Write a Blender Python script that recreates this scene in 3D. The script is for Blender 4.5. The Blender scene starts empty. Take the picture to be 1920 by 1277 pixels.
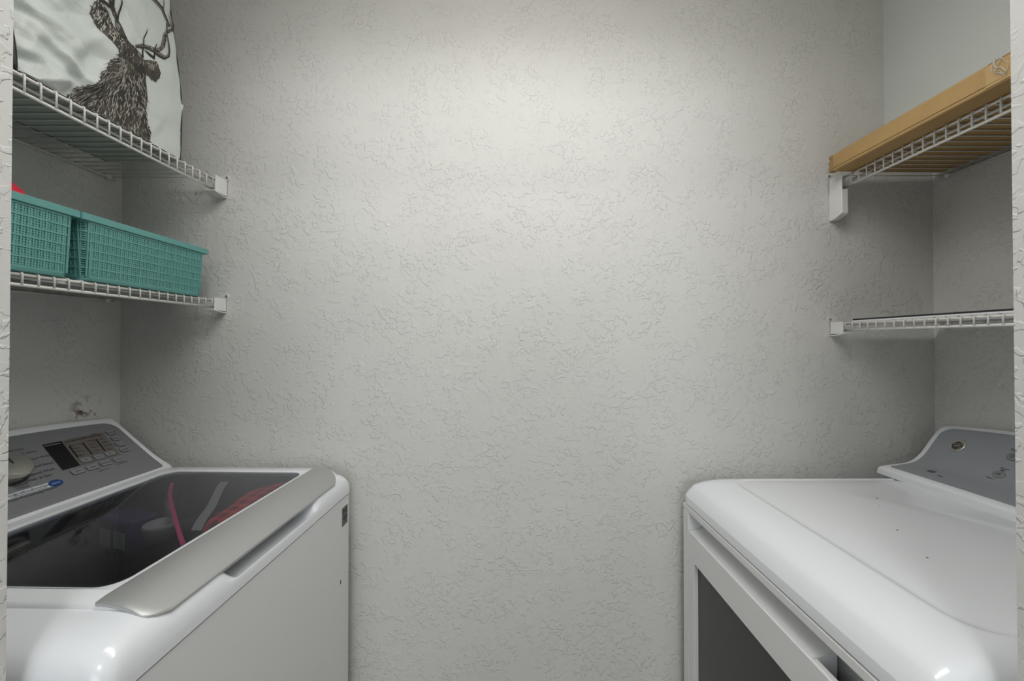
import bpy, bmesh, math, random
from mathutils import Vector, Matrix

# ------------------------------------------------------------------ camera
H = 1.33                       # camera height above the floor
F = 700.0                      # focal length in pixels of the 1920 px frame
TILT = math.radians(0.5)
VPX, VPY = 962.0, 640.0
scene = bpy.context.scene
C = scene.collection
cam_d = bpy.data.cameras.new('camera')
cam = bpy.data.objects.new('camera', cam_d)
C.objects.link(cam)
cam.location = (0, 0, H)
cam.rotation_euler = (math.radians(90) + TILT, 0, 0)
cam_d.sensor_width = 36.0
cam_d.lens = F / 1920 * 36
cam_d.shift_x = -(VPX - 960) / 1920
cam_d.shift_y = -(638.5 + F * math.tan(TILT) - VPY) / 1920
cam_d.clip_start = 0.01
scene.camera = cam

# ------------------------------------------------------------------ light
world = bpy.data.worlds.new('world')
scene.world = world
world.use_nodes = True
world.node_tree.nodes['Background'].inputs[0].default_value = (0.80, 0.88, 1.0, 1)
world.node_tree.nodes['Background'].inputs[1].default_value = 0.3
scene.view_settings.view_transform = 'Standard'
scene.view_settings.look = 'None'
scene.view_settings.gamma = 1
scene.view_settings.use_curve_mapping = False
scene.view_settings.exposure = 0.20


def area(name, loc, rot, sx, sy, power, col, shape='RECTANGLE'):
    d = bpy.data.lights.new(name, 'AREA')
    d.shape = shape
    d.size = sx
    if shape == 'RECTANGLE':
        d.size_y = sy
    d.energy = power
    d.color = col
    o = bpy.data.objects.new(name, d)
    C.objects.link(o)
    o.location = loc
    o.rotation_euler = rot
    return o


CEIL = 2.52
area('closet_lamp_light', (0.0, 0.54, CEIL - 0.052), (0, 0, 0), 1.15, 0.16, 4.8, (1.0, 0.995, 0.975)).data.spread = math.radians(158)
area('hall_lamp_light', (0.0, -0.75, CEIL - 0.075), (0, 0, 0), 0.34, 0.34, 7, (1.0, 0.985, 0.955), 'DISK')  # unseen hall lamp, added as fill for the closet
area('added_window_fill', (0.0, -1.93, 1.45), (math.radians(90), 0, 0), 1.5, 1.3, 14.5, (0.91, 0.96, 1.0))  # cool fill light added at an invented window behind the camera

# ------------------------------------------------------------------ maths


def pix_ray(px, py):
    a = (px - VPX) / F
    cy = 638.5 - (638.5 + F * math.tan(TILT) - VPY)
    b = (cy - py) / F
    d = Vector((a, math.cos(TILT) - b * math.sin(TILT), math.sin(TILT) + b * math.cos(TILT)))
    return Vector((0, 0, H)), d


def pix_x(px, py, X):
    o, d = pix_ray(px, py)
    return o + d * (X / d.x)


def pix_z(px, py, Z):
    o, d = pix_ray(px, py)
    return o + d * ((Z - H) / d.z)


def sstep(a, b, x):
    if a == b:
        return 0.0 if x < a else 1.0
    t = max(0.0, min(1.0, (x - a) / (b - a)))
    return t * t * (3 - 2 * t)


def lerp(a, b, t):
    return a + (b - a) * t


# ------------------------------------------------------------------ materials
MATS = {}


def new_mat(name):
    m = bpy.data.materials.new(name)
    m.use_nodes = True
    MATS[name] = m
    nt = m.node_tree
    return m, nt, nt.nodes['Principled BSDF']


def pmat(name, col, rough=0.5, metal=0.0, spec=0.5, coat=0.0, var=0.0, vscale=20, bump=0.0, bscale=200):
    m, nt, p = new_mat(name)
    p.inputs['Base Color'].default_value = (*col, 1)
    p.inputs['Roughness'].default_value = rough
    p.inputs['Metallic'].default_value = metal
    p.inputs['Specular IOR Level'].default_value = spec
    p.inputs['Coat Weight'].default_value = coat
    p.inputs['Coat Roughness'].default_value = 0.08
    tc = nt.nodes.new('ShaderNodeTexCoord')
    if var > 0:
        n = nt.nodes.new('ShaderNodeTexNoise')
        n.inputs['Scale'].default_value = vscale
        n.inputs['Detail'].default_value = 4
        r = nt.nodes.new('ShaderNodeValToRGB')
        r.color_ramp.elements[0].position = 0.3
        r.color_ramp.elements[1].position = 0.7
        r.color_ramp.elements[0].color = (*[c * (1 - var) for c in col], 1)
        r.color_ramp.elements[1].color = (*[min(1, c * (1 + var)) for c in col], 1)
        nt.links.new(tc.outputs['Object'], n.inputs['Vector'])
        nt.links.new(n.outputs['Fac'], r.inputs['Fac'])
        nt.links.new(r.outputs['Color'], p.inputs['Base Color'])
    if bump > 0:
        n = nt.nodes.new('ShaderNodeTexNoise')
        n.inputs['Scale'].default_value = bscale
        n.inputs['Detail'].default_value = 3
        b = nt.nodes.new('ShaderNodeBump')
        b.inputs['Strength'].default_value = bump
        b.inputs['Distance'].default_value = 0.001
        nt.links.new(tc.outputs['Object'], n.inputs['Vector'])
        nt.links.new(n.outputs['Fac'], b.inputs['Height'])
        nt.links.new(b.outputs['Normal'], p.inputs['Normal'])
    return m


def wall_mat(name, col, strength=0.66, dist=0.0023, smooth=False, stain=None):
    """painted drywall with a knockdown plaster texture"""
    m, nt, p = new_mat(name)
    p.inputs['Roughness'].default_value = 0.75
    p.inputs['Specular IOR Level'].default_value = 0.12
    tc = nt.nodes.new('ShaderNodeTexCoord')
    N = nt.nodes.new
    L = nt.links.new
    big = N('ShaderNodeTexNoise')
    big.inputs['Scale'].default_value = 2.2
    big.inputs['Detail'].default_value = 3
    L(tc.outputs['Object'], big.inputs['Vector'])
    cr = N('ShaderNodeValToRGB')
    cr.color_ramp.elements[0].position = 0.3
    cr.color_ramp.elements[1].position = 0.7
    cr.color_ramp.elements[0].color = (*[c * 0.97 for c in col], 1)
    cr.color_ramp.elements[1].color = (*[c * 1.03 for c in col], 1)
    L(big.outputs['Fac'], cr.inputs['Fac'])
    colour = cr.outputs['Color']
    if stain:
        # a few brown scuffs at a fixed place on the wall
        loc, rad = stain
        vd = N('ShaderNodeVectorMath')
        vd.operation = 'DISTANCE'
        vd.inputs[1].default_value = loc
        L(tc.outputs['Object'], vd.inputs[0])
        mr = N('ShaderNodeMapRange')
        mr.inputs['From Min'].default_value = rad
        mr.inputs['From Max'].default_value = rad * 0.3
        L(vd.outputs['Value'], mr.inputs['Value'])
        sn = N('ShaderNodeTexNoise')
        sn.inputs['Scale'].default_value = 45
        L(tc.outputs['Object'], sn.inputs['Vector'])
        sr = N('ShaderNodeValToRGB')
        sr.color_ramp.elements[0].position = 0.5
        sr.color_ramp.elements[1].position = 0.62
        L(sn.outputs['Fac'], sr.inputs['Fac'])
        mm = N('ShaderNodeMath')
        mm.operation = 'MULTIPLY'
        L(mr.outputs['Result'], mm.inputs[0])
        L(sr.outputs['Color'], mm.inputs[1])
        mx = N('ShaderNodeMix')
        mx.data_type = 'RGBA'
        mx.inputs['B'].default_value = (0.16, 0.12, 0.09, 1)
        L(mm.outputs[0], mx.inputs['Factor'])
        L(colour, mx.inputs['A'])
        colour = mx.outputs['Result']
    L(colour, p.inputs['Base Color'])
    if smooth:
        return m
    n1 = N('ShaderNodeTexNoise')
    n1.inputs['Scale'].default_value = 62
    n1.inputs['Detail'].default_value = 2.5
    n1.inputs['Roughness'].default_value = 0.5
    n1.inputs['Distortion'].default_value = 0.5
    L(tc.outputs['Object'], n1.inputs['Vector'])
    r1 = N('ShaderNodeValToRGB')
    r1.color_ramp.elements[0].position = 0.52
    r1.color_ramp.elements[1].position = 0.57
    L(n1.outputs['Fac'], r1.inputs['Fac'])
    n2 = N('ShaderNodeTexNoise')
    n2.inputs['Scale'].default_value = 14
    n2.inputs['Detail'].default_value = 2
    L(tc.outputs['Object'], n2.inputs['Vector'])
    r2 = N('ShaderNodeValToRGB')
    r2.color_ramp.elements[0].position = 0.35
    r2.color_ramp.elements[1].position = 0.6
    L(n2.outputs['Fac'], r2.inputs['Fac'])
    mu = N('ShaderNodeMath')
    mu.operation = 'MULTIPLY'
    L(r1.outputs['Color'], mu.inputs[0])
    L(r2.outputs['Color'], mu.inputs[1])
    n3 = N('ShaderNodeTexNoise')
    n3.inputs['Scale'].default_value = 160
    n3.inputs['Detail'].default_value = 2
    L(tc.outputs['Object'], n3.inputs['Vector'])
    ad = N('ShaderNodeMath')
    ad.operation = 'MULTIPLY_ADD'
    ad.inputs[1].default_value = 0.18
    L(n3.outputs['Fac'], ad.inputs[0])
    L(mu.outputs[0], ad.inputs[2])
    b = N('ShaderNodeBump')
    b.inputs['Strength'].default_value = strength
    b.inputs['Distance'].default_value = dist
    L(ad.outputs[0], b.inputs['Height'])
    L(b.outputs['Normal'], p.inputs['Normal'])
    return m


def glass_mat(name, tint, rough=0.02, f0=0.03):
    m, nt, p = new_mat(name)
    nt.nodes.remove(p)
    N = nt.nodes.new
    L = nt.links.new
    t = N('ShaderNodeBsdfTransparent')
    t.inputs[0].default_value = (*tint, 1)
    g = N('ShaderNodeBsdfGlossy')
    g.inputs['Color'].default_value = (0.95, 0.97, 1.0, 1)
    g.inputs['Roughness'].default_value = rough
    lw = N('ShaderNodeLayerWeight')
    lw.inputs['Blend'].default_value = 0.5
    pw = N('ShaderNodeMath')
    pw.operation = 'POWER'
    pw.inputs[1].default_value = 5.0
    L(lw.outputs['Facing'], pw.inputs[0])
    fr = N('ShaderNodeMath')
    fr.operation = 'MULTIPLY_ADD'
    fr.inputs[1].default_value = 1 - f0
    fr.inputs[2].default_value = f0
    L(pw.outputs[0], fr.inputs[0])
    mx = N('ShaderNodeMixShader')
    L(fr.outputs[0], mx.inputs[0])
    L(t.outputs[0], mx.inputs[1])
    L(g.outputs[0], mx.inputs[2])
    L(mx.outputs[0], nt.nodes['Material Output'].inputs[0])
    return m


WALL = (0.70, 0.697, 0.675)
M_wall = wall_mat('knockdown_wall', WALL)
M_wall_l = wall_mat('knockdown_wall_left', WALL, stain=((-1.262, 1.105, 1.125), 0.05))
M_soffit = wall_mat('smooth_soffit_paint', (0.70, 0.745, 0.725), smooth=True)
M_ceil = pmat('ceiling_paint', (0.75, 0.75, 0.73), 0.7)
M_floor = pmat('vinyl_floor', (0.33, 0.29, 0.24), 0.45, var=0.12, vscale=6)
M_white = pmat('white_enamel', (0.84, 0.865, 0.90), 0.22, coat=0.35)
M_whitep = pmat('white_plastic', (0.84, 0.86, 0.89), 0.28, coat=0.2)
M_cab = pmat('white_painted_steel', (0.78, 0.79, 0.795), 0.35, bump=0.02, bscale=900)
M_silver = pmat('silver_strip', (0.50, 0.505, 0.50), 0.40, metal=0.55, bump=0.03, bscale=1200)
M_panel = pmat('grey_console_film', (0.21, 0.217, 0.225), 0.24, spec=0.5)
M_paneld = pmat('grey_dryer_film', (0.31, 0.33, 0.355), 0.28, spec=0.5)
M_disp = pmat('brown_grey_display', (0.15, 0.135, 0.122), 0.3)
M_dark = pmat('black_gloss', (0.012, 0.012, 0.013), 0.12)
M_blackp = pmat('black_plastic', (0.015, 0.015, 0.016), 0.4)
M_gap = pmat('dark_gap', (0.02, 0.02, 0.02), 0.8)
M_ink = pmat('dark_ink', (0.035, 0.037, 0.04), 0.5)
M_inkw = pmat('pale_ink', (0.55, 0.56, 0.57), 0.5)
M_btn = pmat('grey_button', (0.24, 0.25, 0.26), 0.3)
M_btnedge = pmat('button_outline', (0.08, 0.083, 0.088), 0.4)
M_blue = pmat('blue_sticker', (0.01, 0.06, 0.22), 0.35)
M_label = pmat('white_sticker', (0.62, 0.65, 0.70), 0.4)
M_chrome = pmat('champagne_chrome', (0.74, 0.71, 0.64), 0.30, metal=1.0)
M_wire = pmat('white_vinyl_wire', (0.80, 0.79, 0.76), 0.35)
M_bracket = pmat('bracket_plastic', (0.80, 0.80, 0.79), 0.4)
M_screw = pmat('steel_screw', (0.45, 0.45, 0.44), 0.35, metal=0.9)
M_teal = pmat('teal_plastic', (0.135, 0.37, 0.345), 0.42)
M_card = pmat('corrugated_cardboard', (0.46, 0.30, 0.125), 0.75, var=0.06, vscale=12, bump=0.05, bscale=400)
M_cardend = pmat('torn_cardboard', (0.33, 0.21, 0.10), 0.9, var=0.2, vscale=60)
M_tape = pmat('clear_tape', (0.50, 0.33, 0.13), 0.18, coat=0.6)
M_bag = pmat('woven_bag_fabric', (0.60, 0.645, 0.625), 0.5, bump=0.05, bscale=700)
nt_, p_ = M_bag.node_tree, M_bag.node_tree.nodes['Principled BSDF']
n_ = nt_.nodes.new('ShaderNodeTexNoise')
n_.inputs['Scale'].default_value = 16
n_.inputs['Detail'].default_value = 3
n_.inputs['Distortion'].default_value = 1.6
t_ = nt_.nodes.new('ShaderNodeTexCoord')
b_ = nt_.nodes.new('ShaderNodeBump')
b_.inputs['Strength'].default_value = 0.45
b_.inputs['Distance'].default_value = 0.006
nt_.links.new(t_.outputs['Object'], n_.inputs['Vector'])
nt_.links.new(n_.outputs['Fac'], b_.inputs['Height'])
nt_.links.new(p_.inputs['Normal'].links[0].from_socket, b_.inputs['Normal'])
nt_.links.new(b_.outputs['Normal'], p_.inputs['Normal'])
M_bagside = pmat('grey_bag_gusset', (0.45, 0.46, 0.43), 0.6)
M_piping = pmat('black_piping', (0.012, 0.012, 0.012), 0.5)
M_pd = pmat('print_dark', (0.030, 0.026, 0.021), 0.6)
M_pm = pmat('print_mid', (0.070, 0.062, 0.050), 0.6)
M_pl2 = pmat('print_soft_light', (0.20, 0.19, 0.165), 0.6)
M_pm2 = pmat('print_antler', (0.16, 0.15, 0.125), 0.6)
M_pl = pmat('print_light', (0.46, 0.45, 0.40), 0.6)
M_red = pmat('red_glow_tone', (0.62, 0.03, 0.06), 0.4)
M_tub = pmat('tub_plastic', (0.018, 0.018, 0.019), 0.3)
M_tubs = pmat('tub_steel', (0.05, 0.05, 0.05), 0.35, metal=0.5)
M_cap = pmat('grey_plastic', (0.42, 0.42, 0.41), 0.4)
M_pink = pmat('pink_ribbon', (0.90, 0.07, 0.30), 0.5)
M_purple = pmat('purple_packet', (0.09, 0.045, 0.18), 0.35)
M_frit = pmat('glass_frit', (0.022, 0.026, 0.033), 0.3)
M_lidglass = glass_mat('tinted_lid_glass', (0.74, 0.74, 0.765))
M_window = pmat('dark_dryer_window', (0.026, 0.026, 0.024), 0.16, spec=0.6, bump=0.015, bscale=60)
M_lampbase = pmat('lamp_base', (0.8, 0.8, 0.8), 0.4)
M_diff, nt_, p_ = new_mat('lamp_diffuser')
p_.inputs['Base Color'].default_value = (0.9, 0.9, 0.88, 1)
p_.inputs['Emission Color'].default_value = (1, 0.96, 0.9, 1)
p_.inputs['Emission Strength'].default_value = 4.0

# plaid
M_plaid, nt_, p_ = new_mat('red_plaid_cloth')
tc_ = nt_.nodes.new('ShaderNodeTexCoord')
p_.inputs['Roughness'].default_value = 0.8
w1 = nt_.nodes.new('ShaderNodeTexWave'); w1.bands_direction = 'X'; w1.inputs['Scale'].default_value = 12
w2 = nt_.nodes.new('ShaderNodeTexWave'); w2.bands_direction = 'Y'; w2.inputs['Scale'].default_value = 10
w1.inputs['Distortion'].default_value = 1.0; w2.inputs['Distortion'].default_value = 1.0
nt_.links.new(tc_.outputs['Object'], w1.inputs['Vector'])
nt_.links.new(tc_.outputs['Object'], w2.inputs['Vector'])
mx_ = nt_.nodes.new('ShaderNodeMath'); mx_.operation = 'ADD'
nt_.links.new(w1.outputs['Fac'], mx_.inputs[0]); nt_.links.new(w2.outputs['Fac'], mx_.inputs[1])
rp_ = nt_.nodes.new('ShaderNodeValToRGB')
rp_.color_ramp.elements[0].position = 0.15; rp_.color_ramp.elements[0].color = (0.16, 0.012, 0.015, 1)
rp_.color_ramp.elements[1].position = 0.75; rp_.color_ramp.elements[1].color = (0.85, 0.03, 0.05, 1)
e_ = rp_.color_ramp.elements.new(0.97); e_.color = (0.60, 0.16, 0.14, 1)
dv_ = nt_.nodes.new('ShaderNodeMath'); dv_.operation = 'MULTIPLY'; dv_.inputs[1].default_value = 0.5
nt_.links.new(mx_.outputs[0], dv_.inputs[0]); nt_.links.new(dv_.outputs[0], rp_.inputs['Fac'])
nt_.links.new(rp_.outputs['Color'], p_.inputs['Base Color'])

# ------------------------------------------------------------------ mesh helpers


def obj(name, verts, faces, mat, parent=None, smooth=False, base=None):
    me = bpy.data.meshes.new(name)
    if base is not None:
        verts = [(v[0] - base[0], v[1] - base[1], v[2] - base[2]) for v in verts]
    me.from_pydata([tuple(v) for v in verts], [], faces)
    bm = bmesh.new()
    bm.from_mesh(me)
    bmesh.ops.recalc_face_normals(bm, faces=bm.faces)
    bm.to_mesh(me)
    bm.free()
    me.materials.append(mat)
    if smooth:
        for p in me.polygons:
            p.use_smooth = True
    o = bpy.data.objects.new(name, me)
    C.objects.link(o)
    if parent:
        o.parent = parent
    return o


def autosmooth(o, deg=35):
    me = o.data
    bm = bmesh.new()
    bm.from_mesh(me)
    for e in bm.edges:
        if len(e.link_faces) == 2 and e.calc_face_angle(0) > math.radians(deg):
            e.smooth = False
    for f in bm.faces:
        f.smooth = True
    bm.to_mesh(me)
    bm.free()
    return o


class MB:
    def __init__(s):
        s.v, s.f = [], []

    def add(s, v, f):
        k = len(s.v)
        s.v += [tuple(p) for p in v]
        s.f += [tuple(i + k for i in q) for q in f]
        return s

    def box(s, x0, x1, y0, y1, z0, z1):
        v = [(x, y, z) for x in (x0, x1) for y in (y0, y1) for z in (z0, z1)]
        return s.add(v, [(0, 1, 3, 2), (4, 6, 7, 5), (0, 4, 5, 1), (2, 3, 7, 6), (0, 2, 6, 4), (1, 5, 7, 3)])

    def loft(s, loops, cap0=False, cap1=False, closed=True):
        n = len(loops[0])
        v = [p for lp in loops for p in lp]
        f = []
        for i in range(len(loops) - 1):
            for j in range(n if closed else n - 1):
                k = (j + 1) % n
                f.append((i * n + j, i * n + k, (i + 1) * n + k, (i + 1) * n + j))
        if cap0:
            f.append(tuple(range(n - 1, -1, -1)))
        if cap1:
            f.append(tuple((len(loops) - 1) * n + j for j in range(n)))
        return s.add(v, f)

    def tube(s, pts, r, n=8, caps=True):
        pts = [Vector(p) for p in pts]
        loops = []
        up = None
        for i, p in enumerate(pts):
            if i == 0:
                t = pts[1] - p
            elif i == len(pts) - 1:
                t = p - pts[-2]
            else:
                t = (pts[i + 1] - p).normalized() + (p - pts[i - 1]).normalized()
            t.normalize()
            if up is None:
                a = Vector((0, 0, 1)) if abs(t.z) < 0.9 else Vector((0, 1, 0))
            else:
                a = up
            u = (a - t * a.dot(t)).normalized()
            up = u
            w = t.cross(u)
            rr = r[i] if isinstance(r, (list, tuple)) else r
            loops.append([p + (u * math.cos(2 * math.pi * k / n) + w * math.sin(2 * math.pi * k / n)) * rr for k in range(n)])
        return s.loft(loops, caps, caps)

    def build(s, name, mat, parent=None, smooth=False, base=None):
        return obj(name, s.v, s.f, mat, parent, smooth, base)


def rrect(x0, x1, y0, y1, r, nc=6, nx=10, ny=10):
    """rounded rectangle, counter-clockwise; the same counts give matching loops"""
    lim = min((x1 - x0) / 2 - 1e-4, (y1 - y0) / 2 - 1e-4)
    R = [min(q, lim) for q in (r if isinstance(r, tuple) else (r,) * 4)]   # ++, -+, --, +-
    pts = []

    def arc(sx, sy, r, a0):
        cx = x1 - r if sx > 0 else x0 + r
        cy = y1 - r if sy > 0 else y0 + r
        for k in range(nc + 1):
            a = a0 + (math.pi / 2) * k / nc
            pts.append((cx + r * math.cos(a), cy + r * math.sin(a)))

    def edge(p, q, n):
        for k in range(1, n):
            pts.append((lerp(p[0], q[0], k / n), lerp(p[1], q[1], k / n)))
    arc(1, 1, R[0], 0)
    edge((x1 - R[0], y1), (x0 + R[1], y1), nx)
    arc(-1, 1, R[1], math.pi / 2)
    edge((x0, y1 - R[1]), (x0, y0 + R[2]), ny)
    arc(-1, -1, R[2], math.pi)
    edge((x0 + R[2], y0), (x1 - R[3], y0), nx)
    arc(1, -1, R[3], 1.5 * math.pi)
    edge((x1, y0 + R[3]), (x1, y1 - R[0]), ny)
    return pts


def lift(pts, z):
    return [(p[0], p[1], z) for p in pts]


def thing(name, label, cat, loc=(0, 0, 0), rotz=0.0, group=None):
    o = bpy.data.objects.new(name, None)
    o.empty_display_size = 0.1
    C.objects.link(o)
    o.location = loc
    o.rotation_euler = (0, 0, rotz)
    return tag(o, label, cat, group)


def tag(o, label, cat, group=None):
    o['label'] = label
    o['category'] = cat
    if group:
        o['group'] = group
    return o


def struct(o, label=None):
    o['kind'] = 'structure'
    if label:
        o['label'] = label
        o['category'] = 'trim' if o.name.startswith('trim') else o.name.split('_')[0]
    return o


def bevel(o, w, seg=2):
    m = o.modifiers.new('bevel', 'BEVEL')
    m.width = w
    m.segments = seg
    m.limit_method = 'ANGLE'
    return o


def text_mesh(body, size, align='CENTER'):
    cu = bpy.data.curves.new('lettering', 'FONT')
    cu.body = body
    cu.size = size
    cu.align_x = align
    cu.align_y = 'CENTER'
    cu.resolution_u = 2
    o = bpy.data.objects.new('lettering', cu)
    C.objects.link(o)
    dg = bpy.context.evaluated_depsgraph_get()
    me = bpy.data.meshes.new_from_object(o.evaluated_get(dg))
    v = [(p.co.x, p.co.y) for p in me.vertices]
    f = [tuple(p.vertices) for p in me.polygons]
    bpy.data.objects.remove(o)
    bpy.data.curves.remove(cu)
    bpy.data.meshes.remove(me)
    return v, f


# ------------------------------------------------------------------ the room
D = 1.20                                # back wall
XL, XR = -1.262, 1.353                  # side walls of the closet
XJL, XJR = -0.600, 0.597                # jambs of the opening
YJ0, YJ1 = 0.33, 0.445                  # wall that holds the opening
HX, HY0 = 1.9, -2.0                     # hall


def wallbox(name, b, mat, label):
    return struct(MB().box(*b).build(name, mat), label)


wallbox('wall_back', (XL - .1, XR + .1, D, D + .1, 0, CEIL), M_wall, 'back wall of the closet with knockdown plaster texture')
wallbox('wall_left', (XL - .1, XL, YJ1, D, 0, CEIL), M_wall_l, 'left closet wall behind the washing machine')
wallbox('wall_right', (XR, XR + .1, YJ1, D, 0, CEIL), M_wall, 'right closet wall behind the dryer')
wallbox('wall_right_upper', (1.199, XR, YJ1, D, 1.975, CEIL), M_soffit, 'smooth pale boxed-out upper part of the right wall above the cardboard box')
wallbox('wall_front_left', (-HX, XJL, YJ0, YJ1, 0, CEIL), M_wall, 'textured wall end at the left side of the closet opening')
wallbox('wall_front_right', (XJR, HX, YJ0, YJ1, 0, CEIL), M_wall, 'textured wall end at the right side of the closet opening')
wallbox('wall_front_header', (XJL, XJR, YJ0, YJ1, 2.10, CEIL), M_wall, 'wall above the closet opening')
wallbox('floor', (-HX, HX, HY0, D + .1, -0.05, 0), M_floor, 'floor')
wallbox('ceiling', (-HX, HX, HY0, D + .1, CEIL, CEIL + .05), M_ceil, 'ceiling')
wallbox('wall_hall_left', (-HX - .1, -HX, HY0, YJ0, 0, CEIL), M_wall, 'hall wall')
wallbox('wall_hall_right', (HX, HX + .1, HY0, YJ0, 0, CEIL), M_wall, 'hall wall')
wall_back = bpy.data.objects['wall_back']
for marks in (((1571, 561), (1577, 566), (1579, 578), (1577, 590)), ((264, 345), (261, 362), (258, 388)), ((930, 1067), (975, 1068), (1018, 1069))):
    pts = []
    for q in marks:
        o_, d_ = pix_ray(*q)
        pts.append(o_ + d_ * ((D + .0004) / d_.y))
    MB().tube(pts, [.0010] + [.0016] * (len(pts) - 2) + [.0008], 6).build('plaster_ridge', M_wall, wall_back, True)
# unseen wall behind the camera; its window is added for cool fill light
wb = MB()
wb.box(-HX, -0.75, HY0 - .1, HY0, 0, CEIL).box(0.75, HX, HY0 - .1, HY0, 0, CEIL)
wb.box(-0.75, 0.75, HY0 - .1, HY0, 0, 0.8).box(-0.75, 0.75, HY0 - .1, HY0, 2.1, CEIL)
struct(wb.build('wall_hall_back', M_wall), 'unseen hall wall with an added window opening')
wf = MB()
for a in (-0.75, -0.02, 0.71):
    wf.box(a, a + .04, HY0 - .06, HY0 - .02, 0.8, 2.1)
for z in (0.8, 2.06):
    wf.box(-0.75, 0.75, HY0 - .06, HY0 - .02, z, z + .04)
struct(wf.build('window_added_1', M_whitep), 'frame of the added hall window')


def added_hall_lamp(loc, r, label):
    t = thing('ceiling_light', label, 'lamp', loc)
    n = 32
    ring = lambda rr, z: [(rr * math.cos(2 * math.pi * k / n), rr * math.sin(2 * math.pi * k / n), z) for k in range(n)]
    MB().loft([ring(r, 0), ring(r, -.03), ring(r * .96, -.035)], True, True).build('base', M_lampbase, t)
    MB().loft([ring(r * .94, -.0355), ring(r * .93, -.05), ring(r * .8, -.058), ring(r * .4, -.062)], True, True).build('diffuser', M_diff, t, True)
    return t


cl_ = thing('ceiling_light', 'long flush ceiling lamp inside the closet', 'lamp', (0, .54, CEIL))
bevel(MB().box(-.62, .62, -.095, .095, -.035, 0).build('base', M_lampbase, cl_), .004)
bevel(MB().box(-.60, .60, -.088, .088, -.048, -.0352).build('diffuser', M_diff, cl_), .004)
added_hall_lamp((0.0, -0.75, CEIL), 0.19, 'round flush ceiling lamp added in the unseen hall')  # fixture for the added hall fill light, out of view

# ------------------------------------------------------------------ consoles of the machines


class Console:
    """sloped control console: profile (x, z) from its lower front edge to its top, run along y, crowned in the middle"""

    def __init__(s, prof, y0, y1, arch, side):
        s.y0, s.y1, s.arch, s.side = y0, y1, arch, side
        # smooth the profile by Catmull-Rom
        P = [Vector((p[0], p[1])) for p in prof]
        Q = []
        for i in range(len(P) - 1):
            a, b, c, d = P[max(i - 1, 0)], P[i], P[i + 1], P[min(i + 2, len(P) - 1)]
            for k in range(6):
                t = k / 6
                Q.append(0.5 * ((2 * b) + (c - a) * t + (2 * a - 5 * b + 4 * c - d) * t * t + (3 * b - a - 3 * c + d) * t ** 3))
        Q.append(P[-1])
        s.Q = Q
        s.L = [0.0]
        for i in range(1, len(Q)):
            s.L.append(s.L[-1] + (Q[i] - Q[i - 1]).length)
        s.len = s.L[-1]
        s.zb, s.zt = Q[0].y, Q[-1].y

    def rise(s, y, z):
        m = (2 * (y - s.y0) / (s.y1 - s.y0) - 1)
        return s.arch * (1 - m * m) * max(0.0, min(1.0, (z - s.zb) / (s.zt - s.zb)))

    def at(s, y, l):
        l = max(0.0, min(s.len, l))
        i = 0
        while i < len(s.L) - 2 and s.L[i + 1] < l:
            i += 1
        t = (l - s.L[i]) / (s.L[i + 1] - s.L[i])
        q = s.Q[i].lerp(s.Q[i + 1], t)
        return Vector((q.x, y, q.y + s.rise(y, q.y)))

    def nrm(s, y, l):
        e = 0.004
        d = s.at(y, min(s.len, l + e)) - s.at(y, max(0, l - e))
        n = Vector((d.z, 0, -d.x))
        if n.z < 0:
            n = -n
        return n.normalized()

    def pt(s, y, l, h):
        return s.at(y, l) + s.nrm(y, l) * h

    def find(s, o, d):
        """(y, l) where a ray meets the console face"""
        best = None
        ya, yb, la, lb = s.y0, s.y1, 0.0, s.len
        dn = d.normalized()
        for it in range(6):
            n = 18 if it == 0 else 6
            for i in range(n + 1):
                for j in range(n + 1):
                    y, l = lerp(ya, yb, i / n), lerp(la, lb, j / n)
                    q = s.at(y, l) - o
                    e = (q - dn * q.dot(dn)).length
                    if best is None or e < best[0]:
                        best = (e, y, l)
            wy, wl = (yb - ya) * .25, (lb - la) * .25
            if it == 0:
                wy, wl = (yb - ya) / 14, (lb - la) / 14
            ya, yb, la, lb = best[1] - wy, best[1] + wy, best[2] - wl, best[2] + wl
        return best[1], best[2]


def machine(name, label, cat, centre, pivot, ang):
    t = thing(name, label, cat)
    b, p = Vector(centre), Vector(pivot)
    loc = p + Matrix.Rotation(ang, 3, 'Z') @ (b - p)
    t.location = loc
    t.rotation_euler = (0, 0, ang)
    t['_'] = 0
    del t['_']
    inv = Matrix.Rotation(-ang, 3, 'Z')

    def local_ray(px, py):
        o, d = pix_ray(px, py)
        return inv @ (o - p) + p, inv @ d
    return t, b, local_ray


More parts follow.
